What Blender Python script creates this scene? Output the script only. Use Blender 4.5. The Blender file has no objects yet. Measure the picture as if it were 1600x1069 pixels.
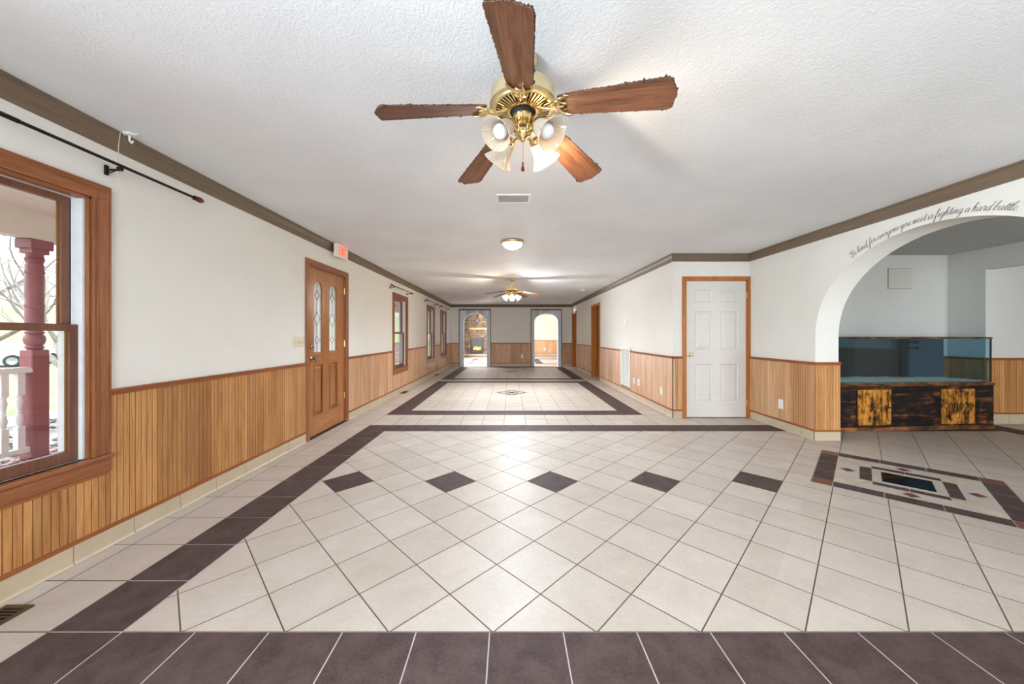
import bpy, math, random
from mathutils import Vector, Matrix, noise
R = random.Random(7)
PI = math.pi
SC = bpy.context.scene
COL = SC.collection

# ------------------------------------------------------------------ camera, world, lights, exposure
CAMZ = 1.2324
cd = bpy.data.cameras.new('camera'); cam = bpy.data.objects.new('camera', cd); COL.objects.link(cam)
cam.location = (0, 0, CAMZ); cam.rotation_euler = (PI/2, 0, 0)
cd.sensor_width = 36; cd.lens = 550/1600*36; cd.shift_x = 3/1600; cd.shift_y = -11/1600
cd.clip_start = .02; cd.clip_end = 400
SC.camera = cam
SC.view_settings.view_transform = 'Standard'; SC.view_settings.look = 'None'
SC.view_settings.exposure = 0.99; SC.view_settings.gamma = 1; SC.view_settings.use_curve_mapping = False
SC.cycles.use_denoising = True
SC.cycles.max_bounces = 10; SC.cycles.diffuse_bounces = 6; SC.cycles.transparent_max_bounces = 16
SC.cycles.sample_clamp_indirect = 6
SC.cycles.caustics_reflective = False; SC.cycles.caustics_refractive = False

w = bpy.data.worlds.new('world'); SC.world = w; w.use_nodes = True
nt = w.node_tree; bg = nt.nodes['Background']
tc = nt.nodes.new('ShaderNodeTexCoord'); sp = nt.nodes.new('ShaderNodeSeparateXYZ'); rp = nt.nodes.new('ShaderNodeValToRGB')
nt.links.new(tc.outputs['Generated'], sp.inputs[0]); nt.links.new(sp.outputs['Z'], rp.inputs[0]); nt.links.new(rp.outputs[0], bg.inputs[0])
rp.color_ramp.elements[0].position = 0; rp.color_ramp.elements[0].color = (.93, .96, 1, 1)
rp.color_ramp.elements[1].position = .6; rp.color_ramp.elements[1].color = (.78, .88, 1, 1)
bg.inputs[1].default_value = 3.1

def area(name, loc, rot, sx, sy, power, color=(1, 1, 1)):
    l = bpy.data.lights.new(name, 'AREA'); l.shape = 'RECTANGLE'; l.size = sx; l.size_y = sy; l.energy = power; l.color = color
    o = bpy.data.objects.new(name, l); COL.objects.link(o); o.location = loc; o.rotation_euler = rot; return o
# added fill lamps behind the camera, and daylight from the left window beside it
area('rear_fill_light', (-0.1, -3.75, 1.35), (PI/2+.22, 0, 0), 3.8, 1.7, 118, (.68, .84, 1))
area('rear_fill_light', (6.3, -3.75, 1.35), (PI/2+.3, 0, 0), 3.2, 1.7, 165, (.88, .94, 1))
area('daylight_side_window', (-2.56, -.45, 1.27), (PI/2, 0, -PI/2), .9, 1.45, 175, (.74, .87, 1))
# daylight entering the room beyond the arches
area('daylight_far_room_window', (-2.80, 16.6, 1.3), (PI/2, 0, -PI/2), 1.5, 1.5, 380, (.9, .95, 1))

# ------------------------------------------------------------------ mesh helpers
def I(): return Matrix.Identity(4)
class MB:
    def __init__(s): s.v = []; s.f = []; s.m = []; s.r = []; s.M = None
    def add(s, vs, fs, mat=0, rnd=0.5):
        b = len(s.v)
        if s.M is not None: vs = [s.M @ Vector(p) for p in vs]
        s.v += [tuple(p) for p in vs]
        for f in fs: s.f.append([b+i for i in f]); s.m.append(mat); s.r.append(rnd)
        return s
    def box(s, x0, x1, y0, y1, z0, z1, mat=0, rnd=.5):
        vs = [(x, y, z) for z in (z0, z1) for y in (y0, y1) for x in (x0, x1)]
        return s.add(vs, [(0,2,3,1),(4,5,7,6),(0,1,5,4),(2,6,7,3),(0,4,6,2),(1,3,7,5)], mat, rnd)
    def prism(s, pts, d, mat=0, rnd=.5):      # pts: planar ring of 3D points, d: extrude vector
        n = len(pts); d = Vector(d); a = [Vector(p) for p in pts]; b = [p+d for p in a]
        return s.add(a+b, [tuple(range(n-1,-1,-1)), tuple(range(n,2*n))]+[(i,(i+1)%n,n+(i+1)%n,n+i) for i in range(n)], mat, rnd)
    def lathe(s, prof, c=(0,0,0), n=24, M=None, mat=0, rnd=.5, mod=None, cap=False):
        vs = []
        for (r, z) in prof:
            for k in range(n):
                a = 2*PI*k/n; rr = r*(mod(k) if mod else 1)
                p = Vector((rr*math.cos(a), rr*math.sin(a), z))
                if M is not None: p = M @ p
                vs.append(p+Vector(c))
        fs = [(i*n+k, i*n+(k+1)%n, (i+1)*n+(k+1)%n, (i+1)*n+k) for i in range(len(prof)-1) for k in range(n)]
        if cap: fs += [tuple(range(n-1,-1,-1)), tuple((len(prof)-1)*n+k for k in range(n))]
        return s.add(vs, fs, mat, rnd)
    def tube(s, pts, r, n=8, mat=0, rnd=.5):
        pts = [Vector(p) for p in pts]; rs = r if isinstance(r, (list, tuple)) else [r]*len(pts)
        vs = []; up = Vector((0,0,1))
        for i, p in enumerate(pts):
            t = (pts[min(i+1,len(pts)-1)]-pts[max(i-1,0)])
            if t.length < 1e-9: t = Vector((0,0,1))
            t.normalize(); u = t.cross(up if abs(t.z) < .95 else Vector((1,0,0))).normalized(); v = t.cross(u)
            for k in range(n):
                a = 2*PI*k/n; vs.append(p+(u*math.cos(a)+v*math.sin(a))*rs[i])
        m = len(pts)
        fs = [(i*n+k, i*n+(k+1)%n, (i+1)*n+(k+1)%n, (i+1)*n+k) for i in range(m-1) for k in range(n)]
        fs += [tuple(range(n-1,-1,-1)), tuple((m-1)*n+k for k in range(n))]
        return s.add(vs, fs, mat, rnd)
    def ball(s, c, r, sc=(1,1,1), n=16, mat=0, rnd=.5):
        prof = [(max(1e-4, r*math.sin(PI*i/8)), -r*math.cos(PI*i/8)) for i in range(9)]
        M = Matrix.Diagonal((sc[0], sc[1], sc[2])).to_4x4()
        return s.lathe(prof, c, n, M, mat, rnd)
    def build(s, name, mats, parent=None, smooth=False, bevel=0, loc=None, rotz=None, recalc=True):
        me = bpy.data.meshes.new(name); me.from_pydata(s.v, [], s.f)
        if not isinstance(mats, (list, tuple)): mats = [mats]
        for m in mats: me.materials.append(m)
        me.polygons.foreach_set('material_index', s.m)
        at = me.attributes.new('rnd', 'FLOAT', 'FACE'); at.data.foreach_set('value', s.r)
        if recalc:
            import bmesh
            bm = bmesh.new(); bm.from_mesh(me); bmesh.ops.recalc_face_normals(bm, faces=bm.faces); bm.to_mesh(me); bm.free()
        if smooth:
            me.polygons.foreach_set('use_smooth', [True]*len(me.polygons))
            try: me.set_sharp_from_angle(angle=math.radians(38))
            except Exception: pass
        me.update()
        o = bpy.data.objects.new(name, me); COL.objects.link(o)
        if parent: o.parent = parent
        if loc: o.location = loc
        if rotz is not None: o.rotation_euler = (0, 0, rotz)
        if bevel:
            b = o.modifiers.new('bevel', 'BEVEL'); b.width = bevel; b.segments = 2; b.limit_method = 'ANGLE'
        return o

def tag(o, label=None, cat=None, group=None, kind=None):
    if label: o['label'] = label
    if cat: o['category'] = cat
    if group: o['group'] = group
    if kind: o['kind'] = kind
    return o
def empty(name, loc=(0,0,0), rotz=0):
    o = bpy.data.objects.new(name, None); COL.objects.link(o); o.location = loc; o.rotation_euler = (0,0,rotz)
    o.empty_display_size = .1; return o
def thing(name, label, cat, loc=(0,0,0), rotz=0, group=None): return tag(empty(name, loc, rotz), label, cat, group)
def struct(o): o['kind'] = 'structure'; return o
def copy_tree(o, parent=None):
    c = o.copy(); COL.objects.link(c); c.parent = parent
    for ch in list(o.children): copy_tree(ch, c)
    return c

# ------------------------------------------------------------------ materials
def s2l(c): return tuple(((x/255)/12.92 if x/255 <= .04045 else ((x/255+.055)/1.055)**2.4) for x in c)+(1,)
class NT:
    def __init__(s, name):
        s.m = bpy.data.materials.new(name); s.m.use_nodes = True; s.t = s.m.node_tree; s.b = s.t.nodes['Principled BSDF']
        s.out = s.t.nodes['Material Output']
    def n(s, ty, **kw):
        x = s.t.nodes.new(ty)
        for k, v in kw.items(): setattr(x, k, v)
        return x
    def l(s, a, b): s.t.links.new(a, b)
    def coord(s, scale=(1,1,1)):
        t = s.n('ShaderNodeTexCoord'); m = s.n('ShaderNodeMapping'); m.inputs['Scale'].default_value = scale
        s.l(t.outputs['Object'], m.inputs[0]); return m.outputs[0]
    def noise(s, co, scale, detail=4, rough=.55, dist=0):
        x = s.n('ShaderNodeTexNoise'); s.l(co, x.inputs['Vector']); x.inputs['Scale'].default_value = scale
        x.inputs['Detail'].default_value = detail; x.inputs['Roughness'].default_value = rough; x.inputs['Distortion'].default_value = dist
        return x.outputs[0]
    def ramp(s, fac, stops):
        r = s.n('ShaderNodeValToRGB'); s.l(fac, r.inputs[0]); e = r.color_ramp.elements
        while len(e) < len(stops): e.new(.5)
        for i, (p, c) in enumerate(stops): e[i].position = p; e[i].color = c
        return r.outputs[0]
    def mix(s, fac, a, b, mode='MIX'):
        x = s.n('ShaderNodeMix', data_type='RGBA', blend_type=mode)
        for sock, v in ((x.inputs[0], fac), (x.inputs[6], a), (x.inputs[7], b)):
            if hasattr(v, 'links'): s.l(v, sock)
            else: sock.default_value = v
        return x.outputs[2]
    def rnd(s):
        a = s.n('ShaderNodeAttribute', attribute_name='rnd'); return a.outputs['Fac']
    def bump(s, h, strength, dist=.01):
        b = s.n('ShaderNodeBump'); b.inputs['Strength'].default_value = strength; b.inputs['Distance'].default_value = dist
        s.l(h, b.inputs['Height']); s.l(b.outputs[0], s.b.inputs['Normal'])
    def base(s, c, rough=.5, metal=0, spec=None):
        if hasattr(c, 'links'): s.l(c, s.b.inputs['Base Color'])
        else: s.b.inputs['Base Color'].default_value = c
        s.b.inputs['Roughness'].default_value = rough; s.b.inputs['Metallic'].default_value = metal
        if spec is not None: s.b.inputs['Specular IOR Level'].default_value = spec
        return s.m

def plain(name, rgb, rough=.5, metal=0, var=.06, nscale=12, spec=None, bump=0):
    t = NT(name); c = s2l(rgb); co = t.coord()
    n = t.noise(co, nscale, 3)
    lo = tuple(max(0, x*(1-var)) for x in c[:3])+(1,); hi = tuple(min(1, x*(1+var)) for x in c[:3])+(1,)
    m = t.base(t.ramp(n, [(.3, lo), (.7, hi)]), rough, metal, spec)
    if bump: t.bump(t.noise(co, nscale*8, 4), bump, .003)
    return m
def woodmat(name, dark, mid, light, axis='z', fine=1.0, rough=.38, streak=.5, panelvar=.5, spec=.35):
    t = NT(name)
    st = {'x': (.06, 1, 1), 'y': (1, .06, 1), 'z': (1, 1, .06)}[axis]
    co = t.coord(st)
    n1 = t.noise(co, 14*fine, 6, .6, .6); n2 = t.noise(co, 75*fine, 4, .6)
    st2 = {'x': (.12, 1, 1), 'y': (1, .12, 1), 'z': (1, 1, .12)}[axis]
    n3 = t.noise(t.coord(st2), 3.2*fine, 3, .5, .8)
    c = t.ramp(n1, [(.28, s2l(dark)), (.5, s2l(mid)), (.72, s2l(light))])
    c = t.mix(.35, c, t.ramp(n2, [(.35, s2l(dark)), (.6, s2l(light))]))
    dk = tuple(x*.62 for x in s2l(dark)[:3])+(1,)
    f = t.ramp(n3, [(.52, (0,0,0,1)), (.68, (streak, streak, streak, 1))])
    c = t.mix(f, c, s2l(dark))
    # board to board variation
    r = t.rnd()
    v = t.ramp(r, [(0, (1-panelvar*.55, 1-panelvar*.62, 1-panelvar*.7, 1)), (.5, (1,1,1,1)), (1, (1+panelvar*.12,)*3+(1,))])
    c = t.mix(1.0, c, v, 'MULTIPLY')
    m = t.base(c, rough, 0, spec); t.bump(n2, .08, .002); return m

M = {}
def wallmat(name, rgb):
    t = NT(name); co = t.coord()
    n = t.noise(co, 1.7, 3); c = s2l(rgb); lo = tuple(x*.965 for x in c[:3])+(1,)
    m = t.base(t.ramp(n, [(.35, lo), (.65, c)]), .62, 0, .3); t.bump(t.noise(co, 90, 3), .05, .002); return m
M['wall'] = wallmat('cream wall paint', (233, 229, 221))
M['wall_grey'] = wallmat('pale grey wall paint', (212, 211, 207))
M['wall_warm'] = wallmat('warm cream wall paint', (236, 222, 200))
t = NT('knockdown ceiling'); co = t.coord()
n = t.noise(co, 36, 6, .62, 1.6); rr = t.ramp(n, [(.42, (0,0,0,1)), (.6, (1,1,1,1))])
t.base(t.ramp(t.noise(co, 1.2, 3), [(.3, s2l((226,227,229))), (.7, s2l((236,237,239)))]), .75, 0, .25); t.bump(rr, .3, .005); M['ceiling'] = t.m
t = NT('heavy stipple ceiling'); co = t.coord()
n = t.noise(co, 48, 5, .7, 1.0); t.base(s2l((232,231,227)), .6, 0, .4); t.bump(t.ramp(n, [(.4, (0,0,0,1)), (.62, (1,1,1,1))]), 1.0, .012); M['ceiling_rough'] = t.m
M['crown'] = woodmat('taupe crown paint', (104, 86, 69), (116, 97, 79), (126, 107, 88), 'y', 1, .45, .2, 0)
M['bead_left'] = woodmat('honey beadboard', (148, 92, 46), (192, 134, 78), (210, 158, 102), 'z', 1, .36, .6, .48)
M['sheet'] = woodmat('knotty sheet panelling', (172, 122, 84), (204, 158, 120), (222, 184, 150), 'z', .7, .42, .5, .35)
M['bead_right'] = woodmat('pale beadboard', (168, 112, 66), (206, 156, 108), (226, 186, 146), 'z', .55, .42, .65, .4)  # paler board tone than the left beadboard
M['oak'] = woodmat('oak casing', (112, 64, 36), (148, 90, 54), (172, 112, 74), 'z', 1.2, .35, .3, .3)
M['oak_h'] = woodmat('oak casing level', (112, 64, 36), (148, 90, 54), (172, 112, 74), 'x', 1.2, .35, .3, .3)
M['rail'] = woodmat('chair rail', (120, 64, 32), (150, 86, 44), (168, 102, 58), 'x', 1, .4, .3, .2)
M['oak_orange'] = woodmat('orange oak casing', (150, 84, 30), (178, 108, 44), (196, 126, 60), 'z', 1, .35, .3, .2)
M['door_oak'] = woodmat('oak entry door', (136, 80, 40), (168, 108, 60), (188, 130, 80), 'z', 1.4, .3, .35, .3)
M['door_oak_h'] = woodmat('oak entry door rail', (136, 80, 40), (172, 112, 62), (190, 132, 80), 'x', 1.4, .3, .35, .3)
M['sash'] = woodmat('brown window sash', (98, 60, 44), (118, 76, 58), (134, 90, 70), 'z', 1, .35, .2, .1)
M['blade'] = woodmat('walnut fan blade', (62, 38, 28), (114, 72, 50), (150, 98, 66), 'x', 2.2, .42, .5, .1)
M['dust'] = plain('brown dust fringe', (70, 50, 42), .95, 0, .3, 60)
M['white_vinyl'] = plain('white vinyl', (225, 226, 226), .4)
M['white_door'] = plain('white door paint', (214, 208, 202), .42, 0, .02)
M['white_plastic'] = plain('white plastic', (232, 231, 226), .35, 0, .02)
M['ivory_grey'] = plain('ivory grey plastic', (206, 203, 194), .5, 0, .01); M['rim_grey'] = plain('grey panel rim', (140, 136, 128), .7)
M['ivory'] = plain('ivory plastic', (222, 208, 180), .4, 0, .02)
M['grey_plastic'] = plain('light grey plastic', (214, 214, 212), .5)
M['dark'] = plain('dark gap', (14, 13, 12), .8)
M['black_metal'] = plain('dark bronze metal', (40, 30, 26), .4, .6)
M['finial'] = plain('red brown finial', (92, 38, 26), .3)
M['brass'] = plain('polished brass', (224, 200, 150), .16, 1, .05, 6)
M['brass_pale'] = plain('pale satin brass', (222, 204, 160), .3, .85, .04, 6)
M['nickel'] = plain('worn nickel knob', (170, 155, 140), .2, 1)
M['gold_hinge'] = plain('gold hinge', (214, 180, 110), .3, 1)
M['bronze_register'] = plain('bronze register metal', (98, 78, 52), .45, .5)
M['groove'] = plain('dark panel groove', (112, 70, 40), .7)
M['base_tile'] = plain('tan base tile', (192, 174, 146), .35, 0, .08, 5)
M['grout_base'] = plain('base tile grout', (100, 86, 70), .8)
# floor
def tilemat(name, lo, hi, rough, sc, varr):
    t = NT(name); co = t.coord()
    n = t.noise(co, sc, 6, .6, .4); n2 = t.noise(co, sc*9, 5, .7)
    c = t.ramp(n, [(.32, s2l(lo)), (.68, s2l(hi))])
    c = t.mix(.4, c, t.ramp(n2, [(.35, s2l(lo)), (.65, s2l(hi))]))
    v = t.ramp(t.rnd(), [(0, (1-varr, 1-varr*1.1, 1-varr*1.3, 1)), (1, (1,1,1,1))])
    m = t.base(t.mix(1.0, c, v, 'MULTIPLY'), rough, 0, .38 if rough < .45 else .2)
    t.bump(n2, .12, .002); return m
M['tile'] = tilemat('cream ceramic tile', (188, 174, 162), (204, 192, 182), .42, 5, .1)
M['tile_dark'] = tilemat('plum brown ceramic tile', (64, 49, 47), (98, 80, 77), .6, 9, .1)
M['marble'] = tilemat('beige marble inlay', (186, 166, 142), (222, 208, 190), .3, 14, .05)
M['red_tile'] = tilemat('rust red inlay', (96, 50, 38), (126, 70, 54), .35, 10, .05)
t = NT('black mirror inlay'); t.base(s2l((10, 14, 20)), .06, 0, .8); M['black_glass'] = t.m
M['grout'] = plain('brown grout', (104, 84, 70), .85, 0, .2, 8)
M['grout_light'] = plain('pale grout', (194, 184, 178), .85, 0, .15, 8)
M['weather'] = woodmat('blue grey weathered board', (190, 206, 220), (214, 226, 238), (234, 242, 250), 'z', 1, .7, .3, .5)
M['trim_brown'] = plain('brown arch trim', (128, 92, 60), .5)
# glass
def glassmat(name, tint, refl=.08, rough=.02, fk=.5):
    t = NT(name); t.t.nodes.remove(t.b)
    tr = t.n('ShaderNodeBsdfTransparent'); tr.inputs[0].default_value = tint
    gl = t.n('ShaderNodeBsdfGlossy'); gl.inputs[1].default_value = rough
    lw = t.n('ShaderNodeLayerWeight'); lw.inputs[0].default_value = .25
    mu = t.n('ShaderNodeMath', operation='MULTIPLY_ADD'); t.l(lw.outputs['Fresnel'], mu.inputs[0]); mu.inputs[1].default_value = fk; mu.inputs[2].default_value = refl*.3
    mx = t.n('ShaderNodeMixShader'); t.l(mu.outputs[0], mx.inputs[0]); t.l(tr.outputs[0], mx.inputs[1]); t.l(gl.outputs[0], mx.inputs[2])
    t.l(mx.outputs[0], t.out.inputs[0]); return t.m
M['glass'] = glassmat('window glass', (.96, .98, .98, 1))
M['tank_glass'] = glassmat('aquarium glass', (.92, .965, .975, 1), 0, .02, .12)
M['tank_side'] = glassmat('blue tinted end glass', (.70, .86, .93, 1), 0, .02, .12)
def frost(name, tint, tr_amt, cl=.15):
    t = NT(name); t.t.nodes.remove(t.b)
    d = t.n('ShaderNodeBsdfTranslucent'); d.inputs[0].default_value = tint
    df = t.n('ShaderNodeBsdfDiffuse'); df.inputs[0].default_value = tint
    g = t.n('ShaderNodeBsdfGlossy'); g.inputs[1].default_value = .15
    tp = t.n('ShaderNodeBsdfTransparent'); tp.inputs[0].default_value = tint
    m1 = t.n('ShaderNodeMixShader'); m1.inputs[0].default_value = tr_amt; t.l(df.outputs[0], m1.inputs[1]); t.l(d.outputs[0], m1.inputs[2])
    m2 = t.n('ShaderNodeMixShader'); m2.inputs[0].default_value = cl; t.l(m1.outputs[0], m2.inputs[1]); t.l(tp.outputs[0], m2.inputs[2])
    m3 = t.n('ShaderNodeMixShader'); m3.inputs[0].default_value = .1; t.l(m2.outputs[0], m3.inputs[1]); t.l(g.outputs[0], m3.inputs[2])
    t.l(m3.outputs[0], t.out.inputs[0]); return t.m
M['shade'] = frost('ribbed frosted glass', (.88, .79, .68, 1), .5, .3)
M['privacy'] = frost('textured door glass', (.93, .96, .98, 1), .7, .5)
def emit(name, col, st):
    t = NT(name); t.base(col, .5); t.b.inputs['Emission Color'].default_value = col; t.b.inputs['Emission Strength'].default_value = st; return t.m
M['bulb_on'] = emit('lit bulb', (1, .84, .58, 1), 14)
M['bowl_on'] = emit('lit glass bowl', (1, .86, .62, 1), 2.6)
M['bulb_off'] = plain('unlit frosted bulb', (226, 228, 232), .25, 0, .01)
M['exit_red'] = emit('lit exit letter', (1, .07, .03, 1), .75)
M['exit_face'] = plain('white exit sign face', (236, 226, 212), .5)

# ------------------------------------------------------------------ dimensions
XL, XR, XA, XB = -2.345, 2.42, 3.56, 3.83      # left wall, hall right wall, arch wall faces
YD, YP, YB, YN = 5.23, 4.105, 13.85, 5.31      # white door wall, pier end, far wall, wall behind the tank
YR, H, XS = -3.5, 2.435, 6.6                   # rear wall, ceiling, right wall of side room
T = .3048; GX, GY = .22, 1.46                  # tile pitch and grid origin
CAP = .915

# ------------------------------------------------------------------ floor
def clip(poly, nx, ny, c):                     # keep nx*x+ny*y <= c
    out = []
    for i in range(len(poly)):
        a, b = poly[i], poly[(i+1) % len(poly)]
        da, db = nx*a[0]+ny*a[1]-c, nx*b[0]+ny*b[1]-c
        if da <= 0: out.append(a)
        if (da < 0 < db) or (db < 0 < da):
            k = da/(da-db); out.append((a[0]+(b[0]-a[0])*k, a[1]+(b[1]-a[1])*k))
    return out
def cliprect(p, x0, x1, y0, y1):
    for a in ((-1,0,-x0),(1,0,x1),(0,-1,-y0),(0,1,y1)):
        if len(p) > 2: p = clip(p, *a)
    return p if len(p) > 2 else []
def subtract(polys, planes):                   # remove a convex region (inside all planes)
    out = []
    for p in polys:
        rem = p
        for (nx, ny, c) in planes:
            if len(rem) < 3: break
            o = clip(rem, -nx, -ny, -c)
            if len(o) > 2: out.append(o)
            rem = clip(rem, nx, ny, c)
    return out
S2 = math.sqrt(.5)
MC = (3.34, 2.962); MH = .572                  # medallion centre, half side
def uvp(u, v): return (MC[0]+(u-v)*S2, MC[1]+(-u-v)*S2)
def med_planes(c, h):
    return [(sx*S2, sy*S2, h+(sx*c[0]+sy*c[1])*S2) for sx, sy in ((1,1),(1,-1),(-1,1),(-1,-1))]
G = .0028
fl = MB()
def emit_poly(p, mat, z=0, rnd=None):
    a = sum(p[i][0]*p[(i+1)%len(p)][1]-p[(i+1)%len(p)][0]*p[i][1] for i in range(len(p)))
    if abs(a) < 2e-5: return
    if a < 0: p = p[::-1]
    fl.add([(x, y, z) for x, y in p], [tuple(range(len(p)))], mat, R.random() if rnd is None else rnd)
smallmeds = [(.035, 7.53, .34), (.02, 11.9, .34)]
def sub_small(polys):
    for (cx, cy, r) in smallmeds: polys = subtract(polys, med_planes((cx, cy), r*S2+G))
    return polys
def dark_cell(i, j):
    if i == -7 and j <= 10: return True                           # long left stripe of the near field
    if j <= -1 and j > -4 and i >= -7: return True                # front band
    if j == 10 and -7 <= i <= 20: return True                     # cross stripe
    if i == 20 and 0 <= j <= 10: return True
    if j in (13, 25) and -7 <= i <= 5: return True
    if i in (-7, 5) and 13 <= j <= 25: return True
    if j in (27, 39) and -7 <= i <= 5: return True
    if i in (-7, 5) and 27 <= j <= 39: return True
    if j in (44, 54) and -7 <= i <= 8: return True
    if i in (-7, -2, 3, 8) and 44 <= j <= 54: return True
    return False
x0f, x1f, y0f, y1f = GX-6*T, GX+20*T, GY, GY+10*T
for i in range(-9, 30):
    for j in range(-18, 66):
        x, y = GX+i*T, GY+j*T
        if -6 <= i < 20 and 0 <= j < 10: continue
        if y > 14 and i > 20: continue
        if y > 5.3 and x > 2.6 and y < 13.8 and x > 5.4: continue
        p = cliprect([(x+G,y+G),(x+T-G,y+G),(x+T-G,y+T-G),(x+G,y+T-G)], XL-.02 if y < 13.9 else -2.64, 9.1, YR, 21.4)
        if not p: continue
        d = dark_cell(i, j)
        for q in (sub_small([p]) if (i > -3 and i < 3 and 17 < j < 38) else [p]): emit_poly(q, 1 if d else 0)
P2 = T*math.sqrt(2); vx0, vy0 = .36, GY-.002    # diagonal field: vertices at vx0+k*P2/2
for i in range(-14, 34):
    for j in range(-1, 17):
        if (i+j) % 2 == 0: continue              # tile centre where i+j odd
        cx, cy, h = vx0+i*P2/2, vy0+j*P2/2, P2/2-G*1.41
        p = cliprect([(cx+h,cy),(cx,cy+h),(cx-h,cy),(cx,cy-h)], x0f+G, x1f-G, y0f+G, y1f-G)
        if not p: continue
        d = (j == 7 and i % 4 == 0)
        for q in subtract([p], med_planes(MC, MH+G)): emit_poly(q, 1 if d else 0)
def R4(u0, u1, v0, v1, mat, g=.002): emit_poly([uvp(u0+g,v0+g), uvp(u1-g,v0+g), uvp(u1-g,v1-g), uvp(u0+g,v1-g)], mat, 0)
fl_main = fl
# grout beds under the tiles
def bed(x0, x1, y0, y1, mat): fl_main.add([(x0,y0,-.0016),(x1,y0,-.0016),(x1,y1,-.0016),(x0,y1,-.0016)], [(0,1,2,3)], mat)
bed(XL-.02, 9.1, GY+10*T-T*.0, 21.4, 2)
bed(x0f, 9.1, y0f, y1f, 2); bed(-2.66, XL-.02, 13.9, 21.4, 2); fl_main.box(-2.76, XL-.2, 13.9, 21.6, -.12, -.004, 2)
bed(XL-.02, x0f-T, YR, y1f, 2); bed(x0f-T, x0f, YR, y1f, 3); bed(x0f, 9.1, YR, y0f, 3)
fl_main.box(XL-.2, 9.2, YR-.2, 21.6, -.12, -.004, 2)
floor = struct(fl_main.build('floor', [M['tile'], M['tile_dark'], M['grout'], M['grout_light']], recalc=False))
def diamond_med(mats_name, c, S, full):
    """square inlaid medallion turned 45 degrees"""
    global fl, MC
    old = MC; MC = c; fl = MB()
    k = S/.572
    fo, fi = .572*k, .438*k
    bw = fi
    # frame: thin joints every third of the side
    for s in (-1, 1):
        for a, b in ((-fi, -fi/3), (-fi/3, fi/3), (fi/3, fi)):
            R4(a, b, *(sorted((s*fi, s*fo))), 1)
            R4(*(sorted((s*fi, s*fo))), a, b, 1)
    for su in (-1, 1):
        for sv in (-1, 1):
            R4(*sorted((su*fi, su*fo)), *sorted((sv*fi, sv*fo)), 2)
    q, bi, wi = .285*k, .205*k, .15*k
    g = .002
    for (U, V) in ((1,0),(0,1),(-1,0),(0,-1)):
        # trapezoid field on each side, with a red square and a dark bar
        def f(a, b): return uvp(a*U - b*V, a*V + b*U)     # a outward, b sideways
        rr = .042*k; mid = (fi+q)/2
        tri_w = bi
        ring = [f(fi-g, -fi+.10*k), f(fi-g, fi-.10*k), f(q+g, tri_w), f(q+g, -tri_w)]
        sq = [(mid-rr, -rr), (mid+rr, -rr), (mid+rr, rr), (mid-rr, rr)]
        c0 = f(mid, 0); hw_ = .037*k
        trap = [f(q+g, -tri_w), f(fi-g, -fi+.10*k), f(fi-g, fi-.10*k), f(q+g, tri_w)]
        pl = [(1,0,c0[0]+hw_+g), (-1,0,-c0[0]+hw_+g), (0,1,c0[1]+hw_+g), (0,-1,-c0[1]+hw_+g)]
        for pp in subtract([trap], pl): emit_poly(pp, 0, 0, .6)
        emit_poly([(c0[0]-hw_, c0[1]-hw_), (c0[0]+hw_, c0[1]-hw_), (c0[0]+hw_, c0[1]+hw_), (c0[0]-hw_, c0[1]+hw_)], 2)
        for b0, b1 in ((-bi, -g), (g, bi)): emit_poly([f(bi+g,b0), f(q-g,b0), f(q-g,b1), f(bi+g,b1)], 1)
        emit_poly([f(wi+g,-bi+g), f(bi-g,-bi+g), f(bi-g,wi-g), f(wi+g,wi-g)], 0)
        # marble wedge pointing to the corner
        emit_poly([f(q-g, bi+g), f(fi-g, fi-.10*k+g), f(fi-g, fi-g), f(bi+g, bi+g), f(bi+g, bi+.01)], 3)
        emit_poly([f(q-g, -bi-g), f(fi-g, -fi+.10*k-g), f(fi-g, -fi+g), f(bi+g, -bi-g)], 3)
    R4(-wi, wi, -wi, wi, 4)
    cxs = [uvp(-fo,-fo), uvp(fo,-fo), uvp(fo,fo), uvp(-fo,fo)]
    fl.add([(x, y, -.001) for x, y in cxs], [(3,2,1,0)], 5)
    o = fl.build(mats_name, [M['tile'], M['tile_dark'], M['red_tile'], M['marble'], M['black_glass'], M['grout_light']], floor, recalc=False)
    MC = old; return o
o = diamond_med('floor_medallion', (3.34, 2.962), .572, True); o['label'] = 'large inlaid square medallion with black centre beside the arch'
o.location.z = .0004
for (cx, cy, r) in smallmeds:
    o = diamond_med('floor_medallion', (cx, cy), r*S2, False); o.location.z = .0004
    o['label'] = 'small dark inlaid diamond medallion in the hall floor'

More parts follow.
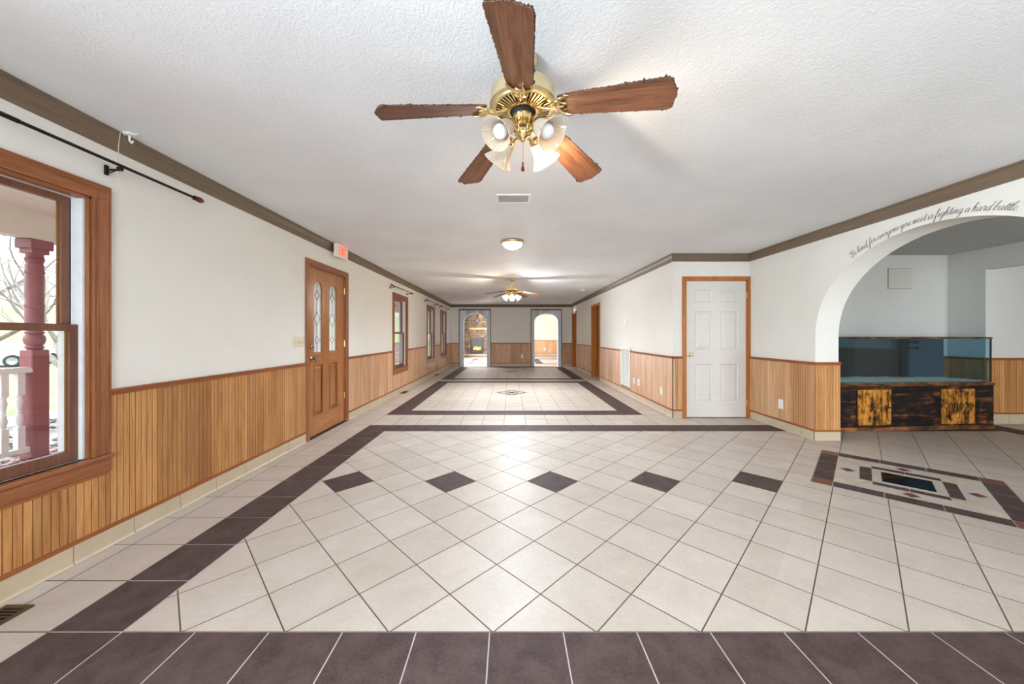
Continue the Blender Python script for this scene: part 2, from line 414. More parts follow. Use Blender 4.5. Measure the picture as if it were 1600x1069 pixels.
# ------------------------------------------------------------------ wainscot, chair rail, tile base
def wains(parent, segs, pitch, mat, z0=.125, out=.012, groove=.005, base=True, rail=True, gl=None, base_off=0, sheetvar=True, bname=None, bz=.105):
    """segs: (x0,x1,ztop). local wall coordinates, room towards -y"""
    pw = MB(); rl = MB()
    for (a, c, zt) in segs:
        x = a; k = 0; run = 0; val = .6
        while x < c-1e-4:
            e = min(c, x+pitch)
            if run <= 0: val = R.choice([.15, .5, .6, .7, .85, .95]); run = R.randint(1, 6) if pitch < .2 else 1
            run -= 1
            rv = min(1, max(0, val+R.uniform(-.07, .07)))
            zz = (z0, zt-.02)
            g = min(groove*.62, (e-x)*.3)
            vs = []
            for z in zz: vs += [(x, -out+.005, z), (x+g/2, -out, z), (e-g/2, -out, z), (e, -out+.005, z)]
            pw.add(vs, [(1,2,6,5)], 0, rv); pw.add(vs, [(0,1,5,4), (2,3,7,6)], 1, rv)
            if groove > 0 : pw.add([(x-.0012, -out+.0045, z0), (x+.0012, -out+.0045, z0), (x+.0012, -out+.0045, zt-.02), (x-.0012, -out+.0045, zt-.02)], [(0,1,2,3)], 1, .5)
            x = e; k += 1
        pw.add([(a, -out+.006, z0), (c, -out+.006, z0), (c, -out+.006, zt-.02), (a, -out+.006, zt-.02)], [(0,1,2,3)], 1, .5)
        rl.box(a, c, -out-.004, 0, z0-.02, z0+.004)
        if rail and zt > .85:
            rl.prism([(a, 0, zt-.035), (a, -out-.005, zt-.035), (a, -out-.009, zt-.018), (a, -out-.016, zt-.012), (a, -out-.018, zt), (a, 0, zt)], (c-a, 0, 0))
        elif rail: rl.box(a, c, -out-.002, 0, zt-.02, zt)
    pan = pw.build('wainscot', [mat, M['groove']], parent, recalc=False)
    r = rl.build('chair_rail', M['rail'], parent)
    return pan
# ------------------------------------------------------------------ walls
def wall(name, loc, rotz, L, thick, openings, mat, z1=H+.05):
    """local: x along wall, room side at y=0, body to y=+thick"""
    b = MB(); xs = sorted(set([0, L]+[o[0] for o in openings]+[o[1] for o in openings]))
    for a, c in zip(xs[:-1], xs[1:]):
        m = (a+c)/2; zs = 0
        for o in sorted([o for o in openings if o[0] < m < o[1]], key=lambda o: o[2]):
            if o[2] > zs+.001: b.box(a, c, 0, thick, zs, o[2])
            zs = o[3]
        if zs < z1: b.box(a, c, 0, thick, zs, z1)
    return struct(b.build(name, mat, None, loc=loc, rotz=rotz))
LEFT, FRONT, RIGHT = PI/2, 0, -PI/2
# windows on the left wall: (y0, y1) of the outer casing
WINS = [(-.95, .05), (1.03, 2.054), (7.013, 8.04), (9.883, 10.89), (11.854, 12.88)]
WZ0, WZ1 = .47, 2.088
CW = .087
lw_open = [(a+CW-YR, b-CW-YR, WZ0+.075, WZ1-CW) for a, b in WINS] + [(4.09-YR, 5.0-YR, -1, 2.06)]
wall_left = wall('wall_left', (XL, YR, 0), LEFT, 14.0-YR, .16, lw_open, M['wall'])
wall_back_end = wall('wall_back_end', (-2.60, YB+.15, 0), PI, .14, .1, [], M['wall'])
wall_back = wall('wall_back', (XL, YB, 0), FRONT, 5.2-XL, .14,
                 [(-1.95-XL, -.82-XL, -1, 2.2), (.88-XL, 1.975-XL, -1, 2.2)], M['wall'])
DR1, DR2 = (9.446, 10.45), (12.8, 13.66)
wall_right = wall('wall_right', (XR, YB, 0), RIGHT, YB-YD, .15,
                  [(YB-b+.06, YB-a-.06, -1, 2.05) for a, b in (DR1, DR2)], M['wall'])
wall_closet = wall('wall_closet', (XR+.15, YD, 0), FRONT, XA-XR-.15, .12, [(2.60-XR-.15, 3.528-XR-.15, -1, 2.045)], M['wall'])
wall_closet_inner = wall('wall_closet_rear', (XR+.15, YD+.7, 0), FRONT, 1.2, .1, [], M['wall'])
wall_tank = wall('wall_side_room_back', (XB, YN, 0), FRONT, XS-XB+.1, .12, [], M['wall_grey'])
wall_sr = wall('wall_side_room_right', (XS, YN, 0), RIGHT, YN-YR, .12, [(YN-4.885, YN-1.2, -1, 2.143)], M['wall_grey'])
wall_rec = wall('wall_recess', (XS+.12, 4.885, 0), FRONT, 2.4, .12, [], M['wall_grey'])
wall_rec2 = wall('wall_recess_end', (9.0, 5.0, 0), RIGHT, 8.6, .12, [], M['wall_grey'])
wall_rear = wall('wall_rear', (9.1, YR, 0), PI, 9.1-XL+.15, .15, [(9.1-7.9, 9.1-4.7, .5, 2.2), (9.1-1.9, 9.1+2.0, .5, 2.2)], M['wall'])  # unseen openings added to let the rear fill lamps in
XF = -2.66
wall_far_l = wall('wall_far_room_left', (XF, 13.99, 0), LEFT, 7.5, .14, [(1.9, 3.4, .6, 2.05)], M['wall_warm'])
wains(wall_far_l, [(.1, 1.9, CAP), (1.9, 3.4, .58), (3.4, 7.4, CAP)], .41, M['sheet'], groove=.01)
wall_far = wall('wall_far_room', (XF, 21.4, 0), FRONT, 7.85, .12, [], M['wall_warm'])
wall_far_r = wall('wall_far_room_right', (5.2, 21.5, 0), RIGHT, 21.5-5.4, .12, [], M['wall_warm'])
# wall with the arch, built as strips over the ellipse
b = MB()
AY, AA, AB, AZ = 3.0, 1.1, .93, 1.25
b.box(XA, XB, YP, YN+.12, 0, H+.05); b.box(XA, XB, YR, AY-AA, 0, H+.05)
def arch_z(y):
    d = max(0, 1-((y-AY)/AA)**2); return AZ+AB*math.sqrt(d)
N = 56
ys = [AY-AA*math.cos(PI*k/N) for k in range(N+1)]
ys[0] = AY-AA; ys[-1] = YP
for k in range(N):
    a, c = ys[k], ys[k+1]; za, zc = arch_z(a), arch_z(c)
    b.add([(XA,a,za),(XA,c,zc),(XA,c,H+.05),(XA,a,H+.05),(XB,a,za),(XB,c,zc),(XB,c,H+.05),(XB,a,H+.05)],
          [(0,3,2,1),(4,5,6,7),(0,1,5,4),(3,7,6,2)])
wall_arch = struct(b.build('wall_arch', M['wall'], None, smooth=False, recalc=False))
struct(MB().box(XF-.14, XL-.16, 13.9, 21.5, H, H+.12).build('ceiling_far_room', M['ceiling']))
c = MB().box(XL-.16, XA+.1, YR-.1, 21.5, H, H+.12).build('ceiling', M['ceiling']); struct(c)
c2 = MB().box(XA+.1, 9.1, YR-.1, 21.5, H+.0005, H+.12).build('ceiling_side_room', M['ceiling_rough']); struct(c2)

# ------------------------------------------------------------------ crown moulding (mitred sweep)
def sweep(path, prof, name, mat):
    n = len(path); offs = []
    for i, p in enumerate(path):
        p = Vector(p)
        d0 = (p-Vector(path[i-1])).normalized() if i > 0 else None
        d1 = (Vector(path[i+1])-p).normalized() if i < n-1 else None
        if d0 is None: m = Vector((d1.y, -d1.x)); 
        elif d1 is None: m = Vector((d0.y, -d0.x))
        else:
            n0, n1 = Vector((d0.y,-d0.x)), Vector((d1.y,-d1.x)); m = (n0+n1); m = m/(m.dot(n0))
        offs.append(m)
    b = MB(); vs = []
    for p, m in zip(path, offs):
        for (o, z) in prof: vs.append((p[0]+m.x*o, p[1]+m.y*o, z))
    k = len(prof)
    fs = [(i*k+j, (i+1)*k+j, (i+1)*k+(j+1)%k, i*k+(j+1)%k) for i in range(n-1) for j in range(k)]
    fs += [tuple(range(k)), tuple((n-1)*k+j for j in range(k))]
    b.add(vs, fs); return struct(b.build(name, mat))
crown_prof = [(.0, H-.112), (.006, H-.112), (.008, H-.096), (.013, H-.09), (.016, H-.06), (.027, H-.03), (.029, H-.018), (.04, H-.012), (.042, H-.001), (0, H-.001)]
sweep([(XL, YR), (XL, YB), (XR, YB), (XR, YD), (XA, YD), (XA, YR)], crown_prof, 'trim_1', M['crown'])

def tilebase(name, loc, rotz, segs, z1=.105):
    b = MB()
    for (a, c) in segs:
        x = a
        b.box(a, c, -.008, -.0005, 0, z1-.001, 1)
        while x < c-1e-3:
            e = min(c, x+T)
            b.prism([(x+.0022, -.0005, .002), (x+.0022, -.020, .002), (x+.0022, -.014, .012), (x+.0022, -.0125, .02), (x+.0022, -.0125, z1-.004), (x+.0022, -.010, z1), (x+.0022, -.0005, z1)], (e-x-.0044, 0, 0), 0, R.random())
            x = e
    return struct(b.build(name, [M['base_tile'], M['grout_base']], None, loc=loc, rotz=rotz))
Y = lambda y: y-YR
segL = [(0, Y(-.95), CAP), (Y(-.95), Y(.05), WZ0-.024), (Y(.05), Y(1.03), CAP), (Y(1.03), Y(2.054), WZ0-.024), (Y(2.054), Y(4.025), CAP)]
wains(wall_left, segL, .0345, M['bead_left'])
segL2 = [(Y(5.074), Y(5.48), CAP), (Y(5.48), Y(7.013), CAP), (Y(7.013), Y(8.04), WZ0-.024), (Y(8.04), Y(9.883), CAP), (Y(9.883), Y(10.89), WZ0-.024), (Y(10.89), Y(11.854), CAP), (Y(11.854), Y(12.88), WZ0-.024), (Y(12.88), Y(YB), CAP)]
wains(wall_left, segL2, .61, M['sheet'], groove=.012)
tilebase('baseboard_left', (XL, YR, 0), LEFT, [(.2, Y(4.025)), (Y(5.074), Y(YB)-.02)])
# hall right wall: local x = YB - y
Q = lambda y: YB-y
segR = [(0, Q(DR2[1]), CAP), (Q(DR2[0]), Q(DR1[1]), CAP), (Q(DR1[0]), Q(7.62), CAP), (Q(7.62), Q(7.04), .16), (Q(7.04), Q(YD), CAP)]
wains(wall_right, segR, .405, M['sheet'], groove=.006)
tilebase('baseboard_right', (XR, YB, 0), RIGHT, [(0.02, Q(DR2[1])), (Q(DR2[0]), Q(DR1[1])), (Q(DR1[0]), Q(YD))])
B = lambda x: x-XL
wains(wall_back, [(.02, B(-2.015), CAP), (B(-.753), B(.813), CAP), (B(2.04), B(XR)-.02, CAP)], .405, M['sheet'], groove=.006)
tilebase('baseboard_back', (XL, YB, 0), FRONT, [(.02, B(-2.015)), (B(-.753), B(.813)), (B(2.04), B(XR)-.02)])
wains(wall_closet, [(-.15, 2.553-XR-.15, CAP)], .0345, M['bead_right'])
tilebase('baseboard_closet', (XR+.15, YD, 0), FRONT, [(-.15, 2.553-XR-.15)])
# arch wall pier (faces the main room) and its end
pier = empty('wall_pier', (XA, YD, 0), RIGHT); struct(pier)
wains(pier, [(0, YD-YP+.012, CAP)], .0345, M['bead_right'], rail=True)
tilebase('baseboard_pier', (XA, YD, 0), RIGHT, [(.03, YD-YP+.012)])
pe = empty('wall_pier_end', (XA, YP, 0), FRONT); struct(pe)
wains(pe, [(-.013, XB-XA+.012, CAP)], .0345, M['bead_left'])
tilebase('baseboard_pier_end', (XA, YP, 0), FRONT, [(-.02, XB-XA+.015)])
arch_near = empty('wall_arch_near', (XA, AY-AA, 0), RIGHT); struct(arch_near)
wains(arch_near, [(0, AY-AA-YR-.02, CAP)], .0345, M['bead_right'])
wains(wall_tank, [(0.02, XS-XB-.02, CAP)], .0345, M['bead_left'])
tilebase('baseboard_side_room', (XB, YN, 0), FRONT, [(.02, XS-XB-.03)], .14)
wains(wall_sr, [(.02, YN-4.885, CAP)], .0345, M['bead_left'])
tilebase('baseboard_side_room_right', (XS, YN, 0), RIGHT, [(.03, YN-4.885-.01)], .14)
wains(wall_rec, [(-.12, 2.2, CAP)], .0345, M['bead_left'], z0=.155)
tilebase('baseboard_recess', (XS+.12, 4.885, 0), FRONT, [(-.12, 2.2)], .14)
wains(wall_far, [(.02, 7.5, CAP)], .405, M['sheet'], groove=.008)
tilebase('baseboard_far_room', (XF, 21.4, 0), FRONT, [(.05, 7.4)])

# ------------------------------------------------------------------ windows (double hung)
def window(n, ya, yb, rodlabel=None):
    Wd = yb-ya; root = struct(empty('window_%d' % n, (XL, ya, 0), LEFT))
    c = MB(); z0, z1 = WZ0, WZ1; o = -.02
    def cas(x0, x1, za, zb, hor):
        c.box(x0, x1, o, 0, za, zb, 1 if hor else 0, R.random()*.4+.4)
    cas(0, CW, z0+.075, z1-CW, 0); cas(Wd-CW, Wd, z0+.075, z1-CW, 0); cas(0, Wd, z1-CW, z1, 1)
    for x in (.018, CW-.022): # profile ridges
        c.box(x, x+.008, o-.003, o, z0+.075, z1-.03, 0, .3); c.box(Wd-x-.008, Wd-x, o-.003, o, z0+.075, z1-.03, 0, .3)
    c.box(.02, Wd-.02, o-.003, o, z1-.03, z1-.022, 1, .3)
    c.box(CW, Wd-CW, -.004, .05, z1-CW-.012, z1-CW, 1); 
    c.box(CW-.0, CW+.012, -.004, .018, z0+.075, z1-CW, 0, .3); c.box(Wd-CW-.012, Wd-CW, -.004, .018, z0+.075, z1-CW, 0, .3)
    c.build('casing', [M['oak'], M['oak_h']], root, bevel=.002)
    s = MB(); s.box(-.005, Wd+.005, -.038, .03, z0+.052, z0+.075, 0); s.box(.0, Wd, -.022, 0, z0-.025, z0+.052, 0, .35); s.box(CW, Wd-CW, .03, .17, z0+.05, z0+.075, 0, .2)
    s.build('window_sill', M['oak_h'], root, bevel=.004)
    j = MB()
    for x0, x1 in ((CW+.012, CW+.022), (Wd-CW-.022, Wd-CW-.012)):
        j.box(x0, x1, .018, .155, z0+.075, z1-CW-.012)
    for s_ in (-1, 1):
        xx = CW+.026 if s_ < 0 else Wd-CW-.026
        j.box(xx-.004, xx+.004, .078, .083, z0+.075, z1-CW-.012)
    j.box(CW, Wd-CW, .05, .155, z1-CW-.012, z1-CW)
    j.build('jamb_track', M['white_vinyl'], root)
    a, e = CW+.022, Wd-CW-.022; zm = 1.275
    def sash(name, y0, y1, za, zb, st, rb, rt):
        k = MB(); k.box(a, a+st, y0, y1, za, zb); k.box(e-st, e, y0, y1, za, zb)
        k.box(a+st, e-st, y0, y1, za, za+rb); k.box(a+st, e-st, y0, y1, zb-rt, zb)
        ob = k.build(name, M['sash'], root, bevel=.003)
        q = MB()  # gold glazing bead
        ym = (y0+y1)/2
        q.box(a+st, a+st+.006, ym, ym+.006, za+rb, zb-rt); q.box(e-st-.006, e-st, ym, ym+.006, za+rb, zb-rt)
        q.build('glazing_bead', M['bead'], ob)
        MB().box(a+st, e-st, ym+.001, ym+.005, za+rb, zb-rt).build('pane', M['glass'], ob)
        return ob
    sash('upper_sash', .078, .108, zm-.02, z1-CW-.012, .045, .038, .035)
    lo = sash('lower_sash', .04, .07, z0+.075, zm+.015, .04, .06, .036)
    MB().box(Wd/2-.03, Wd/2+.03, .045, .065, zm+.015, zm+.03).build('sash_lock', M['brass'], lo)
    return root
M['bead'] = plain('gold glazing bead', (140, 98, 40), .4)
for k, (a, b_) in enumerate(WINS): window(k+1, a, b_)

# ------------------------------------------------------------------ curtain rods
def rod(y0, y1, z, label, r=.0095, brackets=None):
    t = thing('curtain_rod', label, 'curtain rod', (XL, y0, z), LEFT, None)
    L = y1-y0
    pm = MB(); mid = L*.55
    pm.tube([(0.03, -.085, 0), (mid, -.085, 0)], r, 10); pm.tube([(mid, -.085, 0), (L-.03, -.085, 0)], r*.78, 10)
    pm.build('pole', M['black_metal'], t, smooth=True)
    for x, s in ((0, -1), (L, 1)):
        f = MB(); Mx = Matrix.Rotation(s*PI/2, 4, 'Y')
        f.lathe([(.001, -.062), (.009, -.058), (.017, -.044), (.021, -.026), (.017, -.008), (.010, .003)], (x, -.085, 0), 12, Matrix.Rotation(-s*PI/2, 4, 'Y'))
        fo = f.build('finial', M['finial'], t, smooth=True)
        MB().lathe([(.010, 0), (.017, .004), (.017, .016), (.010, .022)], (x, -.085, 0), 12, Matrix.Rotation(-s*PI/2, 4, 'Y')).build('collar', M['black_metal'], fo, smooth=True)
    for x in (brackets or [.12, L-.12]):
        k = MB(); k.box(x-.008, x+.008, -.012, 0, -.055, .0); k.box(x-.006, x+.006, -.09, -.004, -.03, -.022)
        k.box(x-.008, x+.008, -.098, -.072, -.03, -.011); k.tube([(x, -.005, -.05), (x, -.06, -.03)], .003, 6)
        k.build('bracket', M['black_metal'], t)
    return t
rod(.5, 2.535, 2.215, 'long dark curtain rod with red brown finial above the nearest left window', .011, [.3, 1.54])
rod(6.75, 8.11, 2.19, 'short dark curtain rod above the first window past the oak door')
rod(9.53, 11.0, 2.19, 'short dark curtain rod above the middle window of the far three')
rod(11.53, 12.98, 2.19, 'short dark curtain rod above the window nearest the far wall')

# ceiling hook and cord
t = thing('ceiling_hook', 'small white metal plant hook on the ceiling edge above the nearest curtain rod', 'hook', (-2.27, 2.10, H))
k = MB(); k.box(-.02, .02, -.02, .02, -.012, 0); k.box(-.05, .05, -.004, .004, -.01, -.002); k.box(-.004, .004, -.03, .03, -.01, -.002)
k.tube([(0, 0, -.01), (0, .0, -.045), (.012, 0, -.058), (.022, 0, -.045)], .005, 8)
k.build('bracket', M['white_plastic'], t)
k = MB(); k.tube([(-.01, -.04, -.012), (-.016, -.045, -.1), (-.018, -.045, -.22), (-.02, -.04, -.31), (-.02, -.01, -.38), (-.02, .03, -.43)], .0016, 6)
k.build('cord', M['ivory'], t)

# ------------------------------------------------------------------ doors
def leaded_lite(root, x0, x1, z0, z1, yg):
    r = (x1-x0)/2; cx = (x0+x1)/2; za = z1-r*1.0
    ring = [(x0, yg, z0), (x1, yg, z0)] + [(cx+r*math.cos(PI*k/14), yg, za+r*math.sin(PI*k/14)) for k in range(15)]
    g = MB().prism(ring, (0, .004, 0)).build('pane', M['privacy'], root)
    c = MB(); tz = [z0+(z1-z0)*f for f in (.12, .34, .50, .78, .9)]
    def ln(p, q): c.tube([(p[0], yg-.003, p[1]), (q[0], yg-.003, q[1])], .0028, 6)
    ds = [(z0+.17*(z1-z0), .05, .045), (z0+.47*(z1-z0), .09, .06), (z0+.80*(z1-z0), .06, .045)]
    prev = z0
    for (zc, hz, hx) in ds:
        ln((cx, prev), (cx, zc-hz)); ln((cx, zc-hz), (cx+hx, zc)); ln((cx+hx, zc), (cx, zc+hz)); ln((cx, zc+hz), (cx-hx, zc)); ln((cx-hx, zc), (cx, zc-hz))
        ln((x0, zc), (cx-hx, zc)); ln((cx+hx, zc), (x1, zc)); prev = zc+hz
    ln((cx, prev), (cx, z1))
    c.build('lead_came', M['came'], g)
    # moulding around the lite
    m = MB(); mp = [(p[0], yg-.012, p[2]) for p in ring]; mp.append(mp[0]); m.tube(mp, .008, 6); m.build('lite_moulding', M['door_oak'], g, smooth=True)
M['came'] = plain('dark lead came', (60, 58, 58), .4, .7)
def knob(root, x, z, y, mat, rose=.03):
    k = MB(); Mx = Matrix.Rotation(PI/2, 4, 'X')
    k.lathe([(.001, 0), (rose, 0), (rose, .006), (rose*.6, .012), (.011, .02), (.011, .035), (.024, .043), (.028, .055), (.024, .066), (.001, .07)], (x, y, z), 20, Mx)
    return k.build('door_knob', mat, root, smooth=True)
def hinge(root, x, z, y, mat):
    k = MB(); k.tube([(x, y, z-.045), (x, y, z+.045)], .007, 8); k.box(x-.014, x+.014, y+.001, y+.006, z-.043, z+.043)
    return k.build('hinge', mat, root)
def casing(root, W, z1, cw, mats, inner=.0, depth=.14, side=(1, 1)):
    c = MB()
    if side[0]: c.box(0, cw, -.018, 0, 0, z1-cw, 0, .6)
    if side[1]: c.box(W-cw, W, -.018, 0, 0, z1-cw, 0, .45)
    c.box(0, W, -.018, 0, z1-cw, z1, 1, .6)
    c.box(.012, .02, -.021, -.018, 0, z1-.02, 0, .3); c.box(W-.02, W-.012, -.021, -.018, 0, z1-.02, 0, .3)
    c.build('casing', mats, root, bevel=.002)
    j = MB(); j.box(cw-.006, cw+.012, -.004, depth, 0, z1-cw+.006, 0, .4); j.box(W-cw-.012, W-cw+.006, -.004, depth, 0, z1-cw+.006, 0, .4)
    j.box(cw, W-cw, -.004, depth, z1-cw-.012, z1-cw+.006, 1, .4)
    j.build('jamb', mats, root)
# entry door, left wall
root = struct(empty('door_1', (XL, 4.025, 0), LEFT)); W = 1.049
casing(root, W, 2.122, .07, [M['oak'], M['oak_h']], depth=.15)
yb, yf = .055, .015; x0, x1 = .083, .966
D = lambda y: y-4.025
l1, l2 = (D(4.236), D(4.431)), (D(4.60), D(4.80)); zl0, zl1 = 1.02, 1.895
dr = MB()
dr.box(x0, l1[0], yf, yb, .02, 2.04, 0, .55); dr.box(l1[1], l2[0], yf, yb, .26, 2.04, 0, .35); dr.box(l2[1], x1, yf, yb, .02, 2.04, 0, .5)
for a, e in (l1, l2):
    dr.box(a, e, yf, yb, .02, .26, 1, .6); dr.box(a, e, yf, yb, .86, zl0, 1, .7)
    r = (e-a)/2; cx = (a+e)/2; za = zl1-r
    for k in range(14):
        t0, t1 = PI*k/14, PI*(k+1)/14
        xa, xb = cx+r*math.cos(t0), cx+r*math.cos(t1)
        dr.prism([(xa, yf, za+r*math.sin(t0)), (xb, yf, za+r*math.sin(t1)), (xb, yf, 2.04), (xa, yf, 2.04)], (0, yb-yf, 0), 0, .55)
dr.box(l1[1], l2[0], yf, yb, .02, .26, 1, .6)
slab = dr.build('door_slab', [M['door_oak'], M['door_oak_h']], root)
for a, e in (l1, l2):
    p = MB(); p.box(a, e, yf+.016, yb-.01, .26, .86, 0, .25)
    for q, dd in ((0, .012), ):
        zz0, zz1 = .27, .85
        p.add([(a+.012, yf+.016, zz0), (e-.012, yf+.016, zz0), (e-.012, yf+.016, zz1), (a+.012, yf+.016, zz1),
               (a+.04, yf+.003, zz0+.03), (e-.04, yf+.003, zz0+.03), (e-.04, yf+.003, zz1-.03), (a+.04, yf+.003, zz1-.03)],
              [(0,1,5,4), (1,2,6,5), (2,3,7,6), (3,0,4,7), (4,5,6,7)], 0, .6)
    mp = [(a, yf, .26), (e, yf, .26), (e, yf, .86), (a, yf, .86), (a, yf, .26)]; p.tube(mp, .008, 6, 0, .1)
    p.build('door_panel', M['door_oak'], root)
    leaded_lite(root, a, e, zl0, zl1, yf+.02)
knob(root, .155, .95, yf, M['nickel']); db = MB(); db.lathe([(.001, 0), (.032, 0), (.032, .01), (.022, .018), (.001, .02)], (.155, yf, 1.09), 20, Matrix.Rotation(PI/2, 4, 'X'))
db.box(.15, .16, yf-.03, yf-.018, 1.075, 1.105); db.build('deadbolt', M['nickel'], root, smooth=True)
for z in (1.85, 1.11, .38): hinge(root, x1+.006, z, .003, M['gold_hinge'])
MB().box(.07, W-.07, -.01, .12, 0, .018).build('threshold', M['black_metal'], root)
# white six panel door
root = struct(empty('door_2', (2.553, YD, 0), FRONT)); W = 1.02
casing(root, W, 2.10, .056, [M['oak_orange'], M['oak_orange']], depth=.11)
x0, x1 = .062, .96; yf, yb = .002, .036
pan = [(.195, .452), (.58, .837)]; rows = [(.227, .80), (1.016, 1.586), (1.72, 1.90)]
d = MB(); xs = [x0, pan[0][0], pan[0][1], pan[1][0], pan[1][1], x1]; zs = [.012, .227, .80, 1.016, 1.586, 1.72, 1.90, 2.035]
for i in range(5):
    for j in range(7):
        hole = i in (1, 3) and j in (1, 3, 5)
        if not hole: d.box(xs[i], xs[i+1], yf, yb, zs[j], zs[j+1])
        else:
            a, e, za, zb = xs[i], xs[i+1], zs[j], zs[j+1]; m1, m2 = .02, .045
            L0 = [(a, yf), (a, yf)]; rings = []
            for off, y in ((0, yf), (m1*.5, yf+.01), (m1, yf+.011), (m2, yf+.003)):
                rings.append([(a+off, y, za+off), (e-off, y, za+off), (e-off, y, zb-off), (a+off, y, zb-off)])
            vs = sum(rings, []); fs = []
            for q in range(3):
                for s in range(4): fs.append((q*4+s, q*4+(s+1)%4, (q+1)*4+(s+1)%4, (q+1)*4+s))
            fs.append((12, 13, 14, 15)); d.add(vs, fs); d.box(a, e, yb-.006, yb, za, zb)
slab = d.build('door_slab', M['white_door'], root, recalc=True)
knob(root, .115, .94, yf, M['brass_pale'])
for z in (1.82, .22): hinge(root, x1+.002, z, -.004, M['gold_hinge'])
# hall doorways on the right wall with open oak doors
def doorway(n, ya, yb_):
    W = yb_-ya; root = struct(empty('door_%d' % n, (XR, yb_, 0), RIGHT))
    casing(root, W, 2.11, .06, [M['oak_orange'], M['oak_orange']], depth=.15)
    s = MB(); s.box(.075, .11, .16, .16+W-.16, .012, 2.03); slab = s.build('door_slab', M['oak_orange'], root)
    p = MB()
    for z0, z1 in ((.2, .85), (1.0, 1.9)):
        p.box(.07, .075, .26, .16+W-.26, z0, z1)
    p.build('door_panel', M['oak_orange'], root)
    k = MB().ball((.145, .22, .95), .028); k.tube([(.11, .22, .95), (.14, .22, .95)], .01, 8); k.build('door_knob', M['nickel'], root, smooth=True)
    return root
doorway(3, *DR1); doorway(4, *DR2)

# ------------------------------------------------------------------ arched board surrounds on the far wall
def arch_board(n, xo0, xo1, xi0, xi1):
    root = struct(empty('trim_%d' % n, (0, YB, 0), FRONT))
    b = MB(); cx = (xi0+xi1)/2; r = (xi1-xi0)/2; zs, zh = 1.731, .345; top = 2.2; y0, y1 = -.012, .15
    def az(x): return zs+zh*math.sqrt(max(0, 1-((x-cx)/r)**2))
    def strip(a, e, za, zb, rv): b.prism([(a, y0, za), (e, y0, zb), (e, y0, top), (a, y0, top)], (0, y1-y0, 0), 0, rv)
    for a, e in ((xo0+.03, xi0), (xi1, xo1-.03)):
        n_ = 3; 
        for k in range(n_):
            p, q = a+(e-a)*k/n_, a+(e-a)*(k+1)/n_; rv = R.random(); strip(p+.001, q-.001, 0, 0, rv)
    K = 40; rv = .5
    for k in range(K):
        p, q = cx-r*math.cos(PI*k/K), cx-r*math.cos(PI*(k+1)/K)
        if k % 4 == 0: rv = R.random()
        strip(p, q, az(p), az(q), rv)
    b.build('arched_board', M['weather'], root)
    f = MB(); f.box(xo0, xo0+.03, -.022, .01, 0, 2.2); f.box(xo1-.03, xo1, -.022, .01, 0, 2.2); f.box(xo0, xo1, -.03, .01, 2.2, 2.255)
    f.build('edge_trim', M['trim_brown'], root)
arch_board(2, -2.015, -.753, -1.82, -.915)
arch_board(3, .813, 2.04, .96, 1.885)

# ------------------------------------------------------------------ wall plates and small fittings
def plate(name, label, cat, loc, rotz, w, h, mat, kind='outlet', group=None):
    t = thing(name, label, cat, loc, rotz, group)
    MB().box(-w/2, w/2, -.006, 0, -h/2, h/2).build('cover_plate', mat, t, bevel=.002)
    k = MB()
    if kind == 'outlet':
        for dz in (-.02, .02):
            k.box(-.016, .016, -.009, -.006, dz-.013, dz+.013, 0)
            k.box(-.008, -.006, -.0095, -.009, dz-.004, dz+.006, 1); k.box(.006, .008, -.0095, -.009, dz-.004, dz+.006, 1)
        k.build('socket', [mat, M['dark']], t)
    elif kind == 'switch':
        n = max(1, round(w/.05))
        for i in range(n):
            s = MB(); x = (i-(n-1)/2)*.046; s.box(x-.005, x+.005, -.016, -.006, -.012, .012); s.build('toggle', mat, t)
    return t
wo = XL+.0
plate('light_switch', 'ivory four gang light switch plate beside the oak entry door', 'light switch', (XL, 3.9, 1.155), LEFT, .205, .115, M['ivory'], 'switch')
pr = XR-.0125
plate('wall_outlet', 'white outlet on the hall panelling nearest the white door corner', 'outlet', (pr, 5.6, .345), RIGHT, .075, .12, M['white_plastic'])
plate('wall_outlet', 'white outlet on the hall panelling nearer the white return grille', 'outlet', (pr, 6.83, .345), RIGHT, .07, .115, M['white_plastic'])
plate('wall_outlet', 'wider white outlet next to the one by the return grille', 'outlet', (pr, 6.58, .345), RIGHT, .09, .12, M['white_plastic'])
plate('wall_outlet', 'small white outlet between the two hall doorways', 'outlet', (pr, 11.3, .34), RIGHT, .075, .12, M['white_plastic'])
plate('wall_outlet', 'white outlet on the pale beadboard right of the white door', 'outlet', (XA-.0125, 4.61, .327), RIGHT, .08, .125, M['white_plastic'])
plate('wall_outlet', 'white outlet on the far wall panelling between the two arches', 'outlet', (.47, YB-.0125, .39), FRONT, .08, .13, M['white_plastic'])
plate('wall_outlet', 'white outlet seen through the right far arch', 'outlet', (2.1, 21.4-.0125, .37), FRONT, .1, .14, M['white_plastic'])
t = thing('thermostat', 'small white thermostat on the hall right wall above the return grille', 'thermostat', (XR, 7.31, 1.5), RIGHT)
MB().box(-.05, .05, -.025, 0, -.055, .055).build('housing', M['white_plastic'], t, bevel=.004)
MB().box(-.03, .03, -.026, -.025, .0, .03).build('display', M['grey_plastic'], t)
t = thing('return_grille', 'tall white return air grille in the hall right wall panelling', 'air grille', (XR-.0135, 7.33, .175), RIGHT)
f = MB(); f.box(-.29, .29, -.012, 0, 0, .03); f.box(-.29, .29, -.012, 0, .765, .795); f.box(-.29, -.26, -.012, 0, .03, .765); f.box(.26, .29, -.012, 0, .03, .765)
f.box(-.008, .008, -.012, 0, .03, .765)
f.build('frame', M['white_plastic'], t)
MB().box(-.26, .26, -.002, -.0005, .03, .765).build('backing', M['dark'], t)
f = MB()
